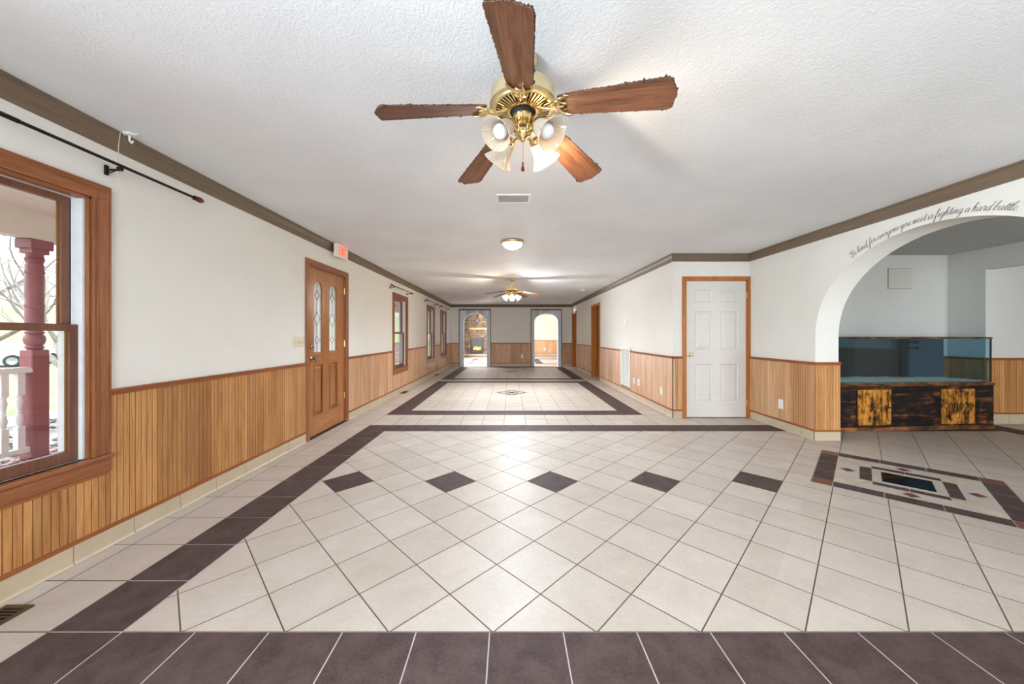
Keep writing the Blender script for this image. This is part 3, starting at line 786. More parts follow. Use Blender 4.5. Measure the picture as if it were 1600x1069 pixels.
for k in range(44):
    z = .035+k*.0166; f.prism([(-.26, -.010, z), (-.26, -.002, z+.009), (-.26, -.002, z+.012), (-.26, -.010, z+.0035)], (.52, 0, 0))
f.build('louvre', M['white_plastic'], t)
def register(label, x, y, L=.30, Wd=.13):
    t = thing('floor_register', label, 'floor register', (x, y, 0), 0)
    f = MB(); f.box(-Wd/2, Wd/2, -L/2, -L/2+.018, 0, .007); f.box(-Wd/2, Wd/2, L/2-.018, L/2, 0, .007); f.box(-Wd/2, -Wd/2+.018, -L/2+.018, L/2-.018, 0, .007); f.box(Wd/2-.018, Wd/2, -L/2+.018, L/2-.018, 0, .007)
    f.build('frame', M['bronze_register'], t)
    MB().box(-Wd/2+.018, Wd/2-.018, -L/2+.018, L/2-.018, .0005, .0012).build('duct_opening', M['dark'], t)
    g = MB()
    for k in range(14):
        y_ = -L/2+.03+k*(L-.06)/13; g.box(-Wd/2+.018, Wd/2-.018, y_-.002, y_+.002, .0012, .005)
    g.build('louvre', M['bronze_register'], t)
register('bronze floor register on the cream border nearest the camera', -2.225, 1.45)
register('dark floor register under the first window past the oak door', -2.27, 7.55, .3, .11)
register('dark floor register on the border below the far windows', -2.27, 10.9, .3, .11)
t = thing('ceiling_vent', 'white rectangular ceiling air vent between the near fan and the dome light', 'air vent', (.03, 3.1, H))
f = MB(); f.box(-.15, .15, -.1, -.08, -.008, 0); f.box(-.15, .15, .08, .1, -.008, 0); f.box(-.15, -.13, -.08, .08, -.008, 0); f.box(.13, .15, -.08, .08, -.008, 0)
f.build('frame', M['white_plastic'], t)
f = MB()
for k in range(10): y_ = -.072+k*.016; f.prism([(-.13, y_, -.007), (-.13, y_+.01, -.001), (-.13, y_+.012, -.001), (-.13, y_+.003, -.007)], (.26, 0, 0))
f.build('louvre', M['grey_plastic'], t)
t = thing('smoke_detector', 'small round white smoke detector on the ceiling near the hall right crown', 'smoke detector', (1.94, 9.36, H))
MB().lathe([(.065, 0), (.065, -.012), (.055, -.03), (.02, -.036), (.001, -.036)], (0,0,0), 20).build('housing', M['white_plastic'], t, smooth=True)
MB().lathe([(.058, -.013), (.06, -.018), (.056, -.02)], (0,0,0), 20).build('vent_ring', M['grey_plastic'], t, smooth=True)
t = thing('access_panel', 'square white access panel high on the grey wall above the aquarium', 'access panel', (5.875, YN, 2.08), FRONT)
MB().box(-.175, .175, -.012, 0, -.15, .15).build('lid', M['ivory_grey'], t, bevel=.003); q = MB(); q.box(-.181, .181, -.004, 0, -.156, .156); q.build('rim', M['rim_grey'], t)
for sx in (-1, 1):
    for sz in (-1, 1): MB().lathe([(.001, 0), (.006, 0), (.006, .003), (.001, .004)], (sx*.16, -.01, sz*.135), 8, Matrix.Rotation(PI/2, 4, 'X')).build('screw', M['grey_plastic'], t)

# exit sign
t = thing('exit_sign', 'white box exit sign with glowing red letters above the oak door', 'exit sign', (XL, 4.72, 2.345), LEFT)
MB().box(-.145, .145, -.105, -.052, -.09, .085).build('housing', M['exit_face'], t, bevel=.004)
MB().box(-.06, .06, -.052, 0, -.03, .06).build('mounting_block', M['exit_face'], t)
k = MB(); z0, z1, yy = -.055, .055, -.1065
def seg(x0_, x1_, za, zb): k.box(x0_, x1_, yy-.0015, yy, za, zb)
tw = .014
x = -.105; seg(x, x+tw, z0, z1); seg(x+tw, x+.045, z1-tw, z1); seg(x+tw, x+.04, -tw/2, tw/2); seg(x+tw, x+.045, z0, z0+tw)
x = -.045
for s in (1, -1): k.prism([(x, yy, s*z1), (x+.016, yy, s*z1), (x+.048, yy, -s*z1), (x+.032, yy, -s*z1)], (0, -.0015, 0))
x = .02; seg(x, x+tw, z0, z1)
x = .045; seg(x, x+.055, z1-tw, z1); seg(x+.0205, x+.0345, z0, z1-tw)
k.build('exit_letters', M['exit_red'], t)

# ------------------------------------------------------------------ ceiling fans
def make_fan(label, loc, base_ang, on, drop=.0, detail=True, shades=4, lampaz=None, rb=.612, pt=14):
    t = thing('ceiling_fan', label, 'ceiling fan', loc)
    MB().lathe([(.066, 0), (.066, -.008), (.058, -.03), (.035, -.05), (.018, -.06), (.012, -.062)], (0,0,0), 28).build('canopy', M['brass_pale'], t, smooth=True)
    MB().tube([(0,0,-.05), (0,0,-.15-drop)], .0115, 12).build('downrod', M['brass'], t, smooth=True)
    z = -drop
    h = MB(); h.lathe([(.02, z-.125), (.05, z-.128), (.10, z-.132), (.134, z-.14), (.14, z-.148), (.14, z-.196), (.146, z-.2), (.146, z-.206), (.138, z-.211), (.131, z-.212), (.129, z-.218), (.118, z-.218)], (0,0,0), 48)
    mh = h.build('motor_housing', M['brass_pale'], t, smooth=True)
    MB().lathe([(.119, z-.212), (.05, z-.222)], (0,0,0), 32).build('vent_recess', M['dark'], mh)
    g = MB(); n = 44 if detail else 24
    for k in range(n):
        a = 2*PI*k/n; Mx = Matrix.Rotation(a, 4, 'Z'); g.M = Mx
        g.prism([(.066, -.003, z-.224), (.118, -.0045, z-.2165), (.118, .0045, z-.2165), (.066, .003, z-.224)], (0, 0, -.004))
    g.M = None; g.lathe([(.058, z-.222), (.072, z-.228), (.066, z-.231), (.056, z-.232)], (0,0,0), 40)
    g.build('vent_grille', M['brass'], mh)
    MB().lathe([(.050, z-.225), (.050, z-.238), (.044, z-.25), (.001, z-.252)], (0,0,0), 28).build('flywheel', M['dark'], t, smooth=True)
    sw = MB(); sw.lathe([(.044, z-.245), (.046, z-.252), (.043, z-.262), (.043, z-.294), (.046, z-.298), (.046, z-.304), (.034, z-.312), (.036, z-.325), (.03, z-.338), (.014, z-.348), (.01, z-.355), (.001, z-.358)], (0,0,0), 28)
    sh = sw.build('switch_housing', M['brass'], t, smooth=True)
    # blades
    for k in range(5):
        a = base_ang+k*2*PI/5
        r0 = .165; droop = math.atan2(.07, .42)
        bl = MB(); pts = []
        L = rb-r0
        up = [(0, .047), (.03, .052), (L*.5, .062), (L-.07, .071), (L-.03, .073), (L-.012, .066), (L-.008, .045), (L, .02), (L+.004, 0)]
        outl = up+[(x_, -y_) for x_, y_ in up[-2::-1]]
        n = len(outl); th = .006
        bl.add([(x_, y_, 0) for x_, y_ in outl]+[(x_, y_, th) for x_, y_ in outl], [tuple(range(n)), tuple(range(2*n-1, n-1, -1))]+[(i, n+i, n+(i+1)%n, (i+1)%n) for i in range(n)])
        o = bl.build('blade', M['blade'], t, bevel=.0015)
        o.rotation_euler = (Matrix.Rotation(a, 4, 'Z') @ Matrix.Rotation(droop, 4, 'Y') @ Matrix.Rotation(math.radians(-12), 4, 'X')).to_euler()
        o.location = (r0*math.cos(a), r0*math.sin(a), z-.242)
        if detail:
            du = MB()
            for i in range(n):
                p, q = outl[i], outl[(i+1)%n]
                d_ = math.hypot(q[0]-p[0], q[1]-p[1]); m_ = max(1, int(d_/.004))
                for s in range(m_):
                    f_ = (s+R.random())/m_; cx, cy = p[0]+(q[0]-p[0])*f_, p[1]+(q[1]-p[1])*f_
                    if cx < .04: continue
                    rr_ = R.uniform(.0008, .0019)*(2.2 if R.random() < .05 else 1)
                    ang = R.random()*PI
                    du.M = Matrix.Translation((cx, cy, .003+R.uniform(-.002, .003))) @ Matrix.Rotation(ang, 4, 'Z') @ Matrix.Rotation(R.random()*2, 4, 'X')
                    du.box(-rr_*1.6, rr_*1.6, -rr_, rr_, -rr_, rr_)
            du.M = None
            dd = du.build('dust_fringe', M['dust'], o, recalc=False); dd['kind'] = 'stuff'; dd['label'] = 'dusty brown lint along the blade edge'
        ir = MB()
        ir.tube([(-.105, 0, .006), (-.07, 0, -.006), (-.035, 0, -.012), (-.005, 0, -.008), (.02, 0, -.004)], [.009, .010, .008, .007, .006], 10)
        for s in (-1, 1):
            ir.tube([(-.012, 0, -.009), (-.002, s*.022, -.008), (.012, s*.038, -.006), (.035, s*.05, -.005), (.05, s*.047, -.004)], [.006, .0065, .007, .006, .003], 8)
            ir.tube([(-.04, 0, -.011), (-.03, s*.025, -.01), (-.012, s*.032, -.009), (.01, s*.02, -.006), (.03, s*.012, -.005)], .004, 8)
        i_ = ir.build('blade_iron', M['brass'], o, smooth=True)
    # light kit
    az = lampaz or [PI/4, 3*PI/4, 5*PI/4, 7*PI/4]
    for k, a in enumerate(az):
        ca, sa = math.cos(a), math.sin(a)
        arm = MB(); arm.tube([(.03*ca, .03*sa, z-.318), (.05*ca, .05*sa, z-.332), (.068*ca, .068*sa, z-.322), (.078*ca, .078*sa, z-.318)], .008, 10)
        tilt = math.radians(48)
        ax = Vector((ca*math.sin(tilt), sa*math.sin(tilt), -math.cos(tilt)))
        Mx = Vector((0, 0, 1)).rotation_difference(ax).to_matrix().to_4x4(); c0 = Vector((.074*ca, .074*sa, z-.312))
        arm.lathe([(.001, -.004), (.02, 0), (.027, .006), (.03, .014), (.03, .024), (.027, .03)], c0, 24, Mx)
        ar = arm.build('lamp_arm', M['brass'], t, smooth=True)
        s = MB(); nn = 96 if detail else 32
        prof = [(.024, .014), (.028, .02), (.032, .03), (.0345, .045), (.037, .06), (.041, .075), (.048, .092), (.057, .106), (.064, .115), (.066, .119), (.0645, .1205), (.055, .104), (.046, .09), (.039, .074), (.035, .058), (.032, .04), (.029, .028)]
        s.lathe(prof, c0, nn, Mx, mod=(lambda k_: 1+.045*(k_ % 2)) if detail else None)
        so = s.build('lamp_shade', M['shade'], t, smooth=not detail)
        lit = k in on
        bb = MB(); bb.lathe([(.012, .028), (.014, .045), (.022, .06), (.029, .075), (.03, .085), (.026, .098), (.016, .107), (.001, .11)], c0, 20, Mx)
        bo = bb.build('bulb', M['bulb_on'] if lit else M['bulb_off'], so, smooth=True)
        bo['label'] = 'glowing warm bulb' if lit else 'unlit white bulb'
        if lit:
            l = bpy.data.lights.new('lamp_glow', 'POINT' if k < 2 else 'SPOT'); l.energy = pt*(1 if detail else ((.4 if k == 0 else .6)))
            if k > 1: l.energy = pt*2.6; l.spot_size = math.radians(170); l.spot_blend = 1
            l.color = (1, .84, .62) if k == 0 else ((.86, .93, 1) if k == 1 else (.84, .93, 1)); l.shadow_soft_size = .02
            lo = bpy.data.objects.new('lamp_glow', l); COL.objects.link(lo); lo.parent = t; lo.location = c0+ax*.128
    ch = MB(); ch.tube([(0, 0, z-.355), (0, 0, z-.45)], .0012, 6)
    co_ = ch.build('pull_chain', M['brass'], t)
    MB().lathe([(.001, z-.445), (.005, z-.448), (.004, z-.46), (.0085, z-.475), (.0085, z-.482), (.001, z-.488)], (0,0,0), 14).build('pull_knob', M['finial'], co_, smooth=True)
    return t
make_fan('large near brass ceiling fan with five dusty brown blades, one shade lit', (.056, 1.54, H), math.radians(-24), [0], pt=9)
make_fan('small far brass ceiling fan with lit bulbs in front of the far wall', (.04, 7.56, H), math.radians(-14), [0, 1, 2], drop=.03, detail=False, lampaz=[math.radians(200), math.radians(-20), math.radians(-90), math.radians(90)], pt=46)
# flush dome light
t = thing('ceiling_light', 'round lit dome ceiling light with brass rim between the two fans', 'ceiling light', (.03, 4.52, H))
MB().lathe([(.145, 0), (.15, -.01), (.148, -.024), (.138, -.034), (.128, -.034)], (0,0,0), 40).build('rim', M['brass'], t, smooth=True)
MB().lathe([(.13, -.03), (.122, -.05), (.10, -.074), (.065, -.095), (.03, -.105), (.001, -.107)], (0,0,0), 40).build('glass_bowl', M['bowl_on'], t, smooth=True)
MB().lathe([(.012, -.104), (.012, -.11), (.005, -.114), (.007, -.122), (.001, -.13)], (0,0,0), 12).build('finial', M['brass'], t, smooth=True)
l = bpy.data.lights.new('dome_glow', 'SPOT'); l.spot_size = math.radians(172); l.spot_blend = 1; l.energy = 115; l.color = (.72, .87, 1); l.shadow_soft_size = .1
lo = bpy.data.objects.new('dome_glow', l); COL.objects.link(lo); lo.parent = t; lo.location = (0, 0, -.19)

# ------------------------------------------------------------------ aquarium and its stand
def charred(name, stops, scale, st, rough=.6):
    t = NT(name); co = t.coord(st); n = t.noise(co, scale, 6, .65, .8); n2 = t.noise(t.coord((1,1,1)), 7, 4, .6, .5)
    f = t.n('ShaderNodeMath', operation='ADD'); t.l(n, f.inputs[0]); m2 = t.n('ShaderNodeMath', operation='MULTIPLY_ADD'); t.l(n2, m2.inputs[0]); m2.inputs[1].default_value = .7; m2.inputs[2].default_value = -.35
    t.l(m2.outputs[0], f.inputs[1])
    m = t.base(t.ramp(f.outputs[0], [(p, s2l(c)) for p, c in stops]), rough, 0, .3); t.bump(n, .5, .006); return m
M['char'] = charred('charred black planks', [(.44, (16, 12, 11)), (.54, (42, 26, 18)), (.64, (108, 60, 32)), (.75, (164, 100, 50))], 15, (.12, 1, 1))
M['char_strip'] = charred('scorched brown strip', [(.34, (36, 24, 16)), (.5, (104, 66, 36)), (.68, (160, 106, 56))], 13, (.25, 1, 1))
M['torch'] = charred('torched orange door board', [(.34, (34, 20, 8)), (.44, (104, 62, 18)), (.54, (190, 126, 42)), (.72, (222, 162, 76))], 13, (1.4, 1, .4), .45)
M['burn'] = plain('burnt black line', (30, 18, 8), .8)
AQ = (3.885, 4.464, 0); AR = math.radians(4.08); AL = 2.50; AD = .60
t = thing('aquarium_stand', 'long charred black wood aquarium stand with two orange torched doors', 'aquarium stand', AQ, AR)
b = MB(); zz = [.048, .145, .24, .335, .43, .525, .572]
for k in range(6): b.box(0, AL, .0, AD, zz[k]+.0015, zz[k+1]-.0015, 0, R.random())
b.box(.01, AL-.01, .004, AD-.004, .03, .572)
b.build('cabinet', M['char'], t, bevel=.002)
MB().box(-.0, AL+.006, -.012, AD+.004, .572, .60).build('top_board', M['char_strip'], t, bevel=.003)
MB().box(-.0, AL, -.012, AD, .0, .048).build('plinth', M['char_strip'], t, bevel=.003)
for (a, e) in ((.555, 1.01), (1.73, 2.20)):
    o = MB().box(a, e, -.018, -.0005, .075, .53).build('door', M['torch'], t, bevel=.003)
    k = MB()
    if a < 1: k.ball((e-.03, -.024, .30), .011)
    else:
        for q in range(6):
            cx = a+.05+q*.073; k.tube([(cx+.026*math.cos(2*PI*s/14), -.0185, .31+.036*math.sin(2*PI*s/14)) for s in range(15)], .0045, 5)
            if q % 2: k.tube([(cx+.012*math.cos(2*PI*s/10), -.0185, .31+.018*math.sin(2*PI*s/10)) for s in range(11)], .004, 5)
    k.build('knob' if a < 1 else 'burnt_rings', M['burn'], o)
    MB().box(a-.010, a-.003, -.006, -.0004, .10, .51).build('hinge_strip', M['dark'], o)
M['tank_trim'] = plain('dark brown tank trim', (62, 48, 38), .5, 0, .2, 30)
M['black_sheet'] = plain('black backing sheet', (30, 30, 29), .8, 0, .1)
M['navy'] = plain('navy backing panel', (44, 68, 86), .6, 0, .1)
M['teal'] = plain('dark teal backing panel', (60, 84, 92), .4, 0, .1)
M['sand'] = plain('pale blue aquarium sand', (206, 240, 243), .9, 0, .2, 40)
t = thing('aquarium', 'long glass aquarium with pale sand and blue tint on the charred stand', 'aquarium', (AQ[0], AQ[1], .60), AR)
x0, x1, y0, y1, zt = .02, AL-.01, .012, AD-.012, .605
f = MB()
for (za, zb) in ((0, .014), (zt-.022, zt)):
    f.box(x0-.006, x1+.006, y0-.006, y0+.012, za, zb); f.box(x0-.006, x1+.006, y1-.012, y1+.006, za, zb); f.box(x0-.006, x0+.012, y0, y1, za, zb); f.box(x1-.012, x1+.006, y0, y1, za, zb)
f.build('frame', M['char_strip'], t, bevel=.002)
for px, py in ((x0, y0), (x1-.016, y0), (x0, y1-.012), (x1-.010, y1-.010)): MB().box(px, px+(.016 if py == y0 else .01), py, py+.010, .014, zt-.022).build('corner_seal', M['tank_trim'], t)
MB().box(x0+.016, x1-.016, y0+.001, y0+.007, .014, zt-.022).build('front_pane', M['tank_glass'], t)
MB().box(x0+.01, x1-.01, y1-.009, y1-.003, .014, zt-.022).build('back_pane', M['tank_glass'], t)
MB().box(x1-.009, x1-.003, y0+.012, y1-.012, .014, zt-.022).build('side_pane', M['tank_side'], t)
MB().box(x0+.003, x0+.009, y0+.012, y1-.012, .014, zt-.022).build('side_pane', M['tank_side'], t)
s = MB(); nx, ny = 90, 22
gx = [x0+.012+(x1-x0-.024)*i/nx for i in range(nx+1)]; gy = [y0+.010+(y1-y0-.022)*j/ny for j in range(ny+1)]
vs = [(x, y, .022+.012*noise.noise(Vector((x*6, y*6, 0)))+.004*noise.noise(Vector((x*40, y*40, 3)))) for y in gy for x in gx]
s.add(vs, [(j*(nx+1)+i, j*(nx+1)+i+1, (j+1)*(nx+1)+i+1, (j+1)*(nx+1)+i) for j in range(ny) for i in range(nx)])
s.add([(gx[0], gy[0], .003), (gx[-1], gy[0], .003), (gx[-1], gy[-1], .003), (gx[0], gy[-1], .003)], [(3,2,1,0)])
so = s.build('sand', M['sand'], t, smooth=True, recalc=False); so['kind'] = 'stuff'
MB().box(x0, x1-.004, y1+.007, y1+.010, .0, zt-.025).build('back_panel', M['teal'], t)
MB().prism([(x0, y1-.014, .016), (1.90, y1-.014, .016), (1.90, y1-.014, .425), (x0, y1-.014, .475)], (0, .003, 0)).build('backing_sheet', M['black_sheet'], t)
ob = MB(); ob.box(1.93, x1-.02, y1-.10, y1-.096, .02, zt-.03, 0); ob.box(1.925, 1.93, y1-.10, y1-.012, .02, zt-.03, 0)
ob.build('overflow_box', M['navy'], t)
k = MB(); k.tube([(1.89, y1-.05, .02), (1.89, y1-.05, zt-.03)], .026, 12)
for zc in (.53, .44): k.tube([(1.90, y1-.11, zc), (2.02, y1-.11, zc)], .016, 10); k.ball((2.03, y1-.11, zc), .024)
k.build('overflow_pipe', M['dark'], t, smooth=True)

# ------------------------------------------------------------------ fireplace room beyond the left arch
t = thing('fireplace', 'stacked stone fireplace with black firebox seen through the left far arch', 'fireplace', (-1.88, 20.0, 0))
def stone_mat():
    q = NT('stacked field stone'); n = q.noise(q.coord(), 9, 4)
    c = q.ramp(q.rnd(), [(0, s2l((60, 50, 42))), (.3, s2l((118, 100, 84))), (.55, s2l((150, 130, 110))), (.8, s2l((92, 76, 66))), (1, s2l((176, 158, 136)))])
    m = q.base(q.mix(.25, c, q.ramp(n, [(.3, s2l((80, 66, 54))), (.7, s2l((160, 140, 120)))])), .9, 0, .2); q.bump(n, .6, .02); return m
M['stone'] = stone_mat()
M['black'] = plain('black firebox metal', (22, 23, 25), .4)
M['mantel'] = woodmat('golden mantel beam', (176, 124, 70), (208, 156, 98), (226, 180, 122), 'x', 1, .5)
s = MB(); z = 0.0; hw = .69
s.box(-hw+.02, hw-.02, .09, .9, 0, H-.003, 1); s.box(-hw+.02, hw-.02, .0, .09, 1.1, H-.003, 1)
s.box(-hw+.02, -.38, .0, .09, 0, 1.1, 1); s.box(.38, hw-.02, 0, .09, 0, 1.1, 1)
while z < H-.03:
    h_ = min(R.uniform(.055, .12), H-.003-z); x = -hw
    while x < hw-1e-3:
        w_ = min(R.uniform(.09, .26), hw-x); e = x+w_
        lo_, hi_ = x, e
        if z < 1.06 and hi_ > -.375 and lo_ < .375:
            if lo_ < -.375: hi_ = -.375
            elif hi_ > .375: lo_ = .375
            else: lo_ = hi_ = 0
        if hi_-lo_ > .02:
            d_ = R.uniform(-.05, -.012); s.box(lo_+.006, hi_-.006, d_, .03, z+.005, z+h_-.005, 0, R.random())
        x = e
    z += h_
s.build('stone_face', [M['stone'], M['trim_brown']], t, bevel=.008)
fb = MB(); fb.box(-.37, -.33, -.03, .08, .15, 1.05); fb.box(.33, .37, -.03, .08, .15, 1.05); fb.box(-.33, .33, -.03, .08, .95, 1.05); fb.box(-.33, .33, -.03, .08, .15, .22); fb.box(-.33, .33, .05, .085, .22, .95)
fb.build('firebox', M['black'], t, bevel=.004)
M['flame'] = emit('gas flame', (1, .42, .12, 1), 1.3)
q = MB()
for k in range(9):
    x = -.2+k*.05; hh = .12+.16*abs(math.sin(k*1.7))*(1-abs(x)/.35)
    q.lathe([(.001, 0), (.022, hh*.2), (.018, hh*.5), (.007, hh*.85), (.001, hh)], (x, .02, .38+.02*math.sin(k)), 8)
fo = q.build('flame', M['flame'], t, smooth=True); fo['kind'] = 'stuff'
q = MB()
for k, (x, rz_) in enumerate(((-.1, .2), (.08, -.3), (0, .1), (.14, .5))): q.tube([(x-.15, .02, .29+.03*(k%2)), (x+.12, .03, .33+.03*(k%2))], .028, 8)
q.build('log', M['grout'], t, smooth=True)
q = MB().box(-.40, .64, -.19, .0, 1.53, 1.65).build('mantel', M['mantel'], t, bevel=.008)
q = MB(); q.box(-.69, .9, -.42, -.06, .10, .155, 0); q.box(-.67, .85, -.38, -.06, 0, .10, 1); q.build('hearth', [M['marble'], M['stone']], t, bevel=.006)
t = thing('wall_ornament', 'black diamond shaped ornament hung high on the stone chimney', 'wall ornament', (-1.87, 19.945, 2.05))
rg = [(0, 0, -.17), (.14, 0, 0), (0, 0, .17), (-.14, 0, 0)]
MB().prism(rg, (0, -.02, 0)).build('plaque', M['black'], t, bevel=.003)
q = MB(); q.prism([(0, -.021, -.08), (.03, -.021, 0), (.012, -.021, .09), (-.02, -.021, .02)], (0, -.006, 0)); q.build('white_figure', M['white_plastic'], t)

# ------------------------------------------------------------------ script lettering over the side arch
GL = {
 'a': ([[(.72,.8),(.45,1),(.15,.72),(.1,.28),(.3,0),(.55,.2),(.75,.95),(.7,.3),(.8,0),(1.05,.25)]], .95),
 'b': ([[(0,.2),(.35,1.2),(.45,1.95),(.28,2.05),(.14,1.4),(.1,.3),(.32,0),(.62,.3),(.55,.9),(.75,.8),(.95,.85)]], .85),
 'd': ([[(.72,.8),(.45,1),(.15,.72),(.1,.28),(.3,0),(.55,.2),(.9,2.1)],[(.9,2.1),(.7,.35),(.8,0),(1.05,.25)]], .95),
 'e': ([[(0,.2),(.45,.5),(.55,.85),(.38,1),(.13,.7),(.12,.22),(.35,0),(.8,.3)]], .72),
 'f': ([[(0,.2),(.45,1.3),(.58,1.95),(.42,2.1),(.28,1.4),(.12,-.9),(.26,-1.05),(.38,-.4),(.3,.1),(.75,.3)]], .66),
 'g': ([[(.72,.8),(.45,1),(.15,.72),(.1,.28),(.3,0),(.55,.2),(.75,.95)],[(.75,.95),(.6,-.8),(.35,-1.05),(.2,-.75),(.5,-.2),(1,.25)]], .9),
 'h': ([[(0,.2),(.35,1.2),(.46,1.95),(.3,2.05),(.15,1.4),(.08,0)],[(.1,.4),(.38,.95),(.58,.85),(.52,.2),(.66,0),(.92,.25)]], .88),
 'i': ([[(0,.2),(.28,1),(.2,.25),(.34,0),(.6,.25)],[(.36,1.45),(.42,1.55)]], .52),
 'k': ([[(0,.2),(.35,1.2),(.46,1.95),(.3,2.05),(.15,1.4),(.08,0)],[(.12,.4),(.4,.95),(.55,.8),(.4,.55),(.18,.5)],[(.18,.5),(.5,.1),(.65,0),(.9,.25)]], .86),
 'l': ([[(0,.2),(.35,1.2),(.46,1.95),(.3,2.05),(.15,1.4),(.12,.2),(.3,0),(.55,.25)]], .5),
 'm': ([[(0,.5),(.2,1),(.15,0)],[(.17,.4),(.4,.95),(.55,.85),(.48,0)],[(.5,.4),(.75,.95),(.92,.85),(.85,.2),(1,0),(1.22,.25)]], 1.18),
 'n': ([[(0,.5),(.2,1),(.15,0)],[(.17,.4),(.45,.95),(.62,.85),(.56,.2),(.7,0),(.92,.25)]], .88),
 'o': ([[(.4,1),(.13,.72),(.12,.25),(.35,0),(.62,.28),(.6,.75),(.4,1),(.55,.85),(.85,.9)]], .78),
 'r': ([[(0,.3),(.22,1.1),(.3,.9),(.55,.88),(.48,.3),(.6,0),(.8,.25)]], .74),
 's': ([[(0,.2),(.38,1.1),(.36,.75),(.52,.3),(.35,0),(.12,.12),(.3,.05),(.75,.28)]], .66),
 't': ([[(0,.2),(.42,1.7),(.28,.5),(.34,0),(.62,.25)],[(.08,1.15),(.62,1.25)]], .52),
 'u': ([[(0,.3),(.2,1),(.12,.3),(.3,0),(.58,.35),(.75,1),(.66,.3),(.78,0),(1,.25)]], .94),
 'v': ([[(0,.6),(.18,1),(.22,.1),(.34,0),(.66,.6),(.62,1),(.85,.85)]], .74),
 'y': ([[(0,.3),(.2,1),(.12,.3),(.3,0),(.58,.35),(.72,1)],[(.72,1),(.56,-.8),(.32,-1.05),(.18,-.75),(.5,-.2),(.95,.25)]], .88),
 'B': ([[(.45,2),(.3,1),(.1,0)],[(-.1,1.5),(.2,2),(.8,2.1),(1,1.7),(.75,1.2),(.4,1.1)],[(.4,1.1),(.95,1),(1,.35),(.6,0),(.1,.05),(-.1,.3)]], 1.25),
 ',': ([[(.1,.12),(.16,0),(.05,-.35)]], .3), '.': ([[(.1,.1),(.16,.02)]], .3), ' ': ([], .42),
 '"': ([[(.1,2.1),(.05,1.65)],[(.28,2.1),(.23,1.65)]], .42),
}
def crom(p, n=5):
    if len(p) < 3: return [tuple(x) for x in p]
    q = [p[0]]+list(p)+[p[-1]]; out = []
    for i in range(1, len(q)-2):
        for s in range(n):
            u = s/n; out.append(tuple(.5*((2*q[i][k])+(-q[i-1][k]+q[i+1][k])*u+(2*q[i-1][k]-5*q[i][k]+4*q[i+1][k]-q[i+2][k])*u*u+(-q[i-1][k]+3*q[i][k]-3*q[i+1][k]+q[i+2][k])*u**3) for k in (0, 1)))
    out.append(tuple(p[-1])); return out
txt = '"Be kind, for everyone you meet is fighting a hard battle."'
total = sum(GL[c][1] for c in txt)
off = .036; ra, rb_ = AA+off, AB+off
tab = []; s_ = 0; prev = None
for k in range(401):
    ph = math.radians(53.5+(118.5-53.5)*k/400); p = Vector((AY+ra*math.cos(ph), AZ+rb_*math.sin(ph)))
    if prev: s_ += (p-prev).length
    nrm = Vector((math.cos(ph)/ra, math.sin(ph)/rb_)).normalized(); tab.append((s_, p, nrm)); prev = p
def at(s):
    s = min(max(s, 0), s_-1e-6); i = min(399, int(s/s_*400))
    while i > 0 and tab[i][0] > s: i -= 1
    while i < 399 and tab[i+1][0] < s: i += 1
    f_ = (s-tab[i][0])/(tab[i+1][0]-tab[i][0]); return tab[i][1].lerp(tab[i+1][1], f_), tab[i][2].lerp(tab[i+1][2], f_)
dec = MB(); ux = s_/total; uy = .031; cur = 0
def place_pt(x, y):
    p, nr = at(x); tg = Vector((-nr.y, nr.x))          # towards smaller Y
    if tg.x > 0: tg = -tg
    q_ = p+nr*y; return q_, tg, nr
for chh in txt:
    strokes, adv = GL[chh]
    for st in strokes:
        pts = []
        for (x, y) in crom(st):
            sx = (cur+(x+y*.32)*.95)*ux; q_, tg, nr = place_pt(sx, y*uy); pts.append(q_)
        vs = []
        for i, p in enumerate(pts):
            d_ = pts[min(i+1, len(pts)-1)]-pts[max(i-1, 0)]
            d_ = d_.normalized() if d_.length > 1e-9 else Vector((1, 0)); nn_ = Vector((-d_.y, d_.x))
            down = abs(d_.y); wd = .0008+.0013*max(0, -d_.y if True else 0)+.0006*down
            for s in (-1, 1):
                v = p+nn_*wd*s; vs.append((XA-.0012, v.x, v.y))
        n_ = len(pts); dec.add(vs, [(2*i, 2*i+1, 2*i+3, 2*i+2) for i in range(n_-1)])
    cur += adv
M['ink'] = plain('brown grey lettering vinyl', (112, 92, 84), .6)
tag(dec.build('wall_lettering', M['ink'], recalc=False), 'brown cursive quotation lettered on the wall along the top of the side arch', 'wall lettering')

# ------------------------------------------------------------------ outside: porch, yard, cars, trees
M['deck'] = woodmat('washed red deck boards', (150, 92, 92), (176, 120, 118), (196, 146, 142), 'y', .6, .5, .2, .5)
M['red_post'] = plain('weathered barn red paint', (140, 74, 82), .5, 0, .14, 5)
M['white_paint'] = plain('white exterior paint', (236, 238, 238), .5, 0, .03)
M['soffit'] = plain('cream porch ceiling', (226, 222, 212), .6, 0, .02)
M['siding'] = plain('white siding', (226, 226, 222), .6)
XO = XL-.16; DZ = -.05
b = MB(); x = XO-.01
while x > -5.12: b.box(x-.135, x-.004, -3.6, 23, DZ-.03, DZ, 0, R.random()); x -= .139
dk = b.build('porch_deck', M['deck']); struct(dk)
struct(MB().box(-5.10, XO-.02, -3.6, 23, -.42, DZ-.035).build('porch_skirt', M['white_paint']))
b = MB(); b.box(-5.6, XO-.0, -3.6, 23, 2.50, 2.56); 
for k in range(12): b.box(XO-.2-k*.25-.006, XO-.2-k*.25, -3.6, 23, 2.495, 2.5)
b.box(-5.03, -4.87, -3.6, 23, 2.22, 2.50); b.box(-5.62, -5.58, -3.6, 23, 2.42, 2.66)
b.build('porch_roof', M['soffit'])['kind'] = 'structure'
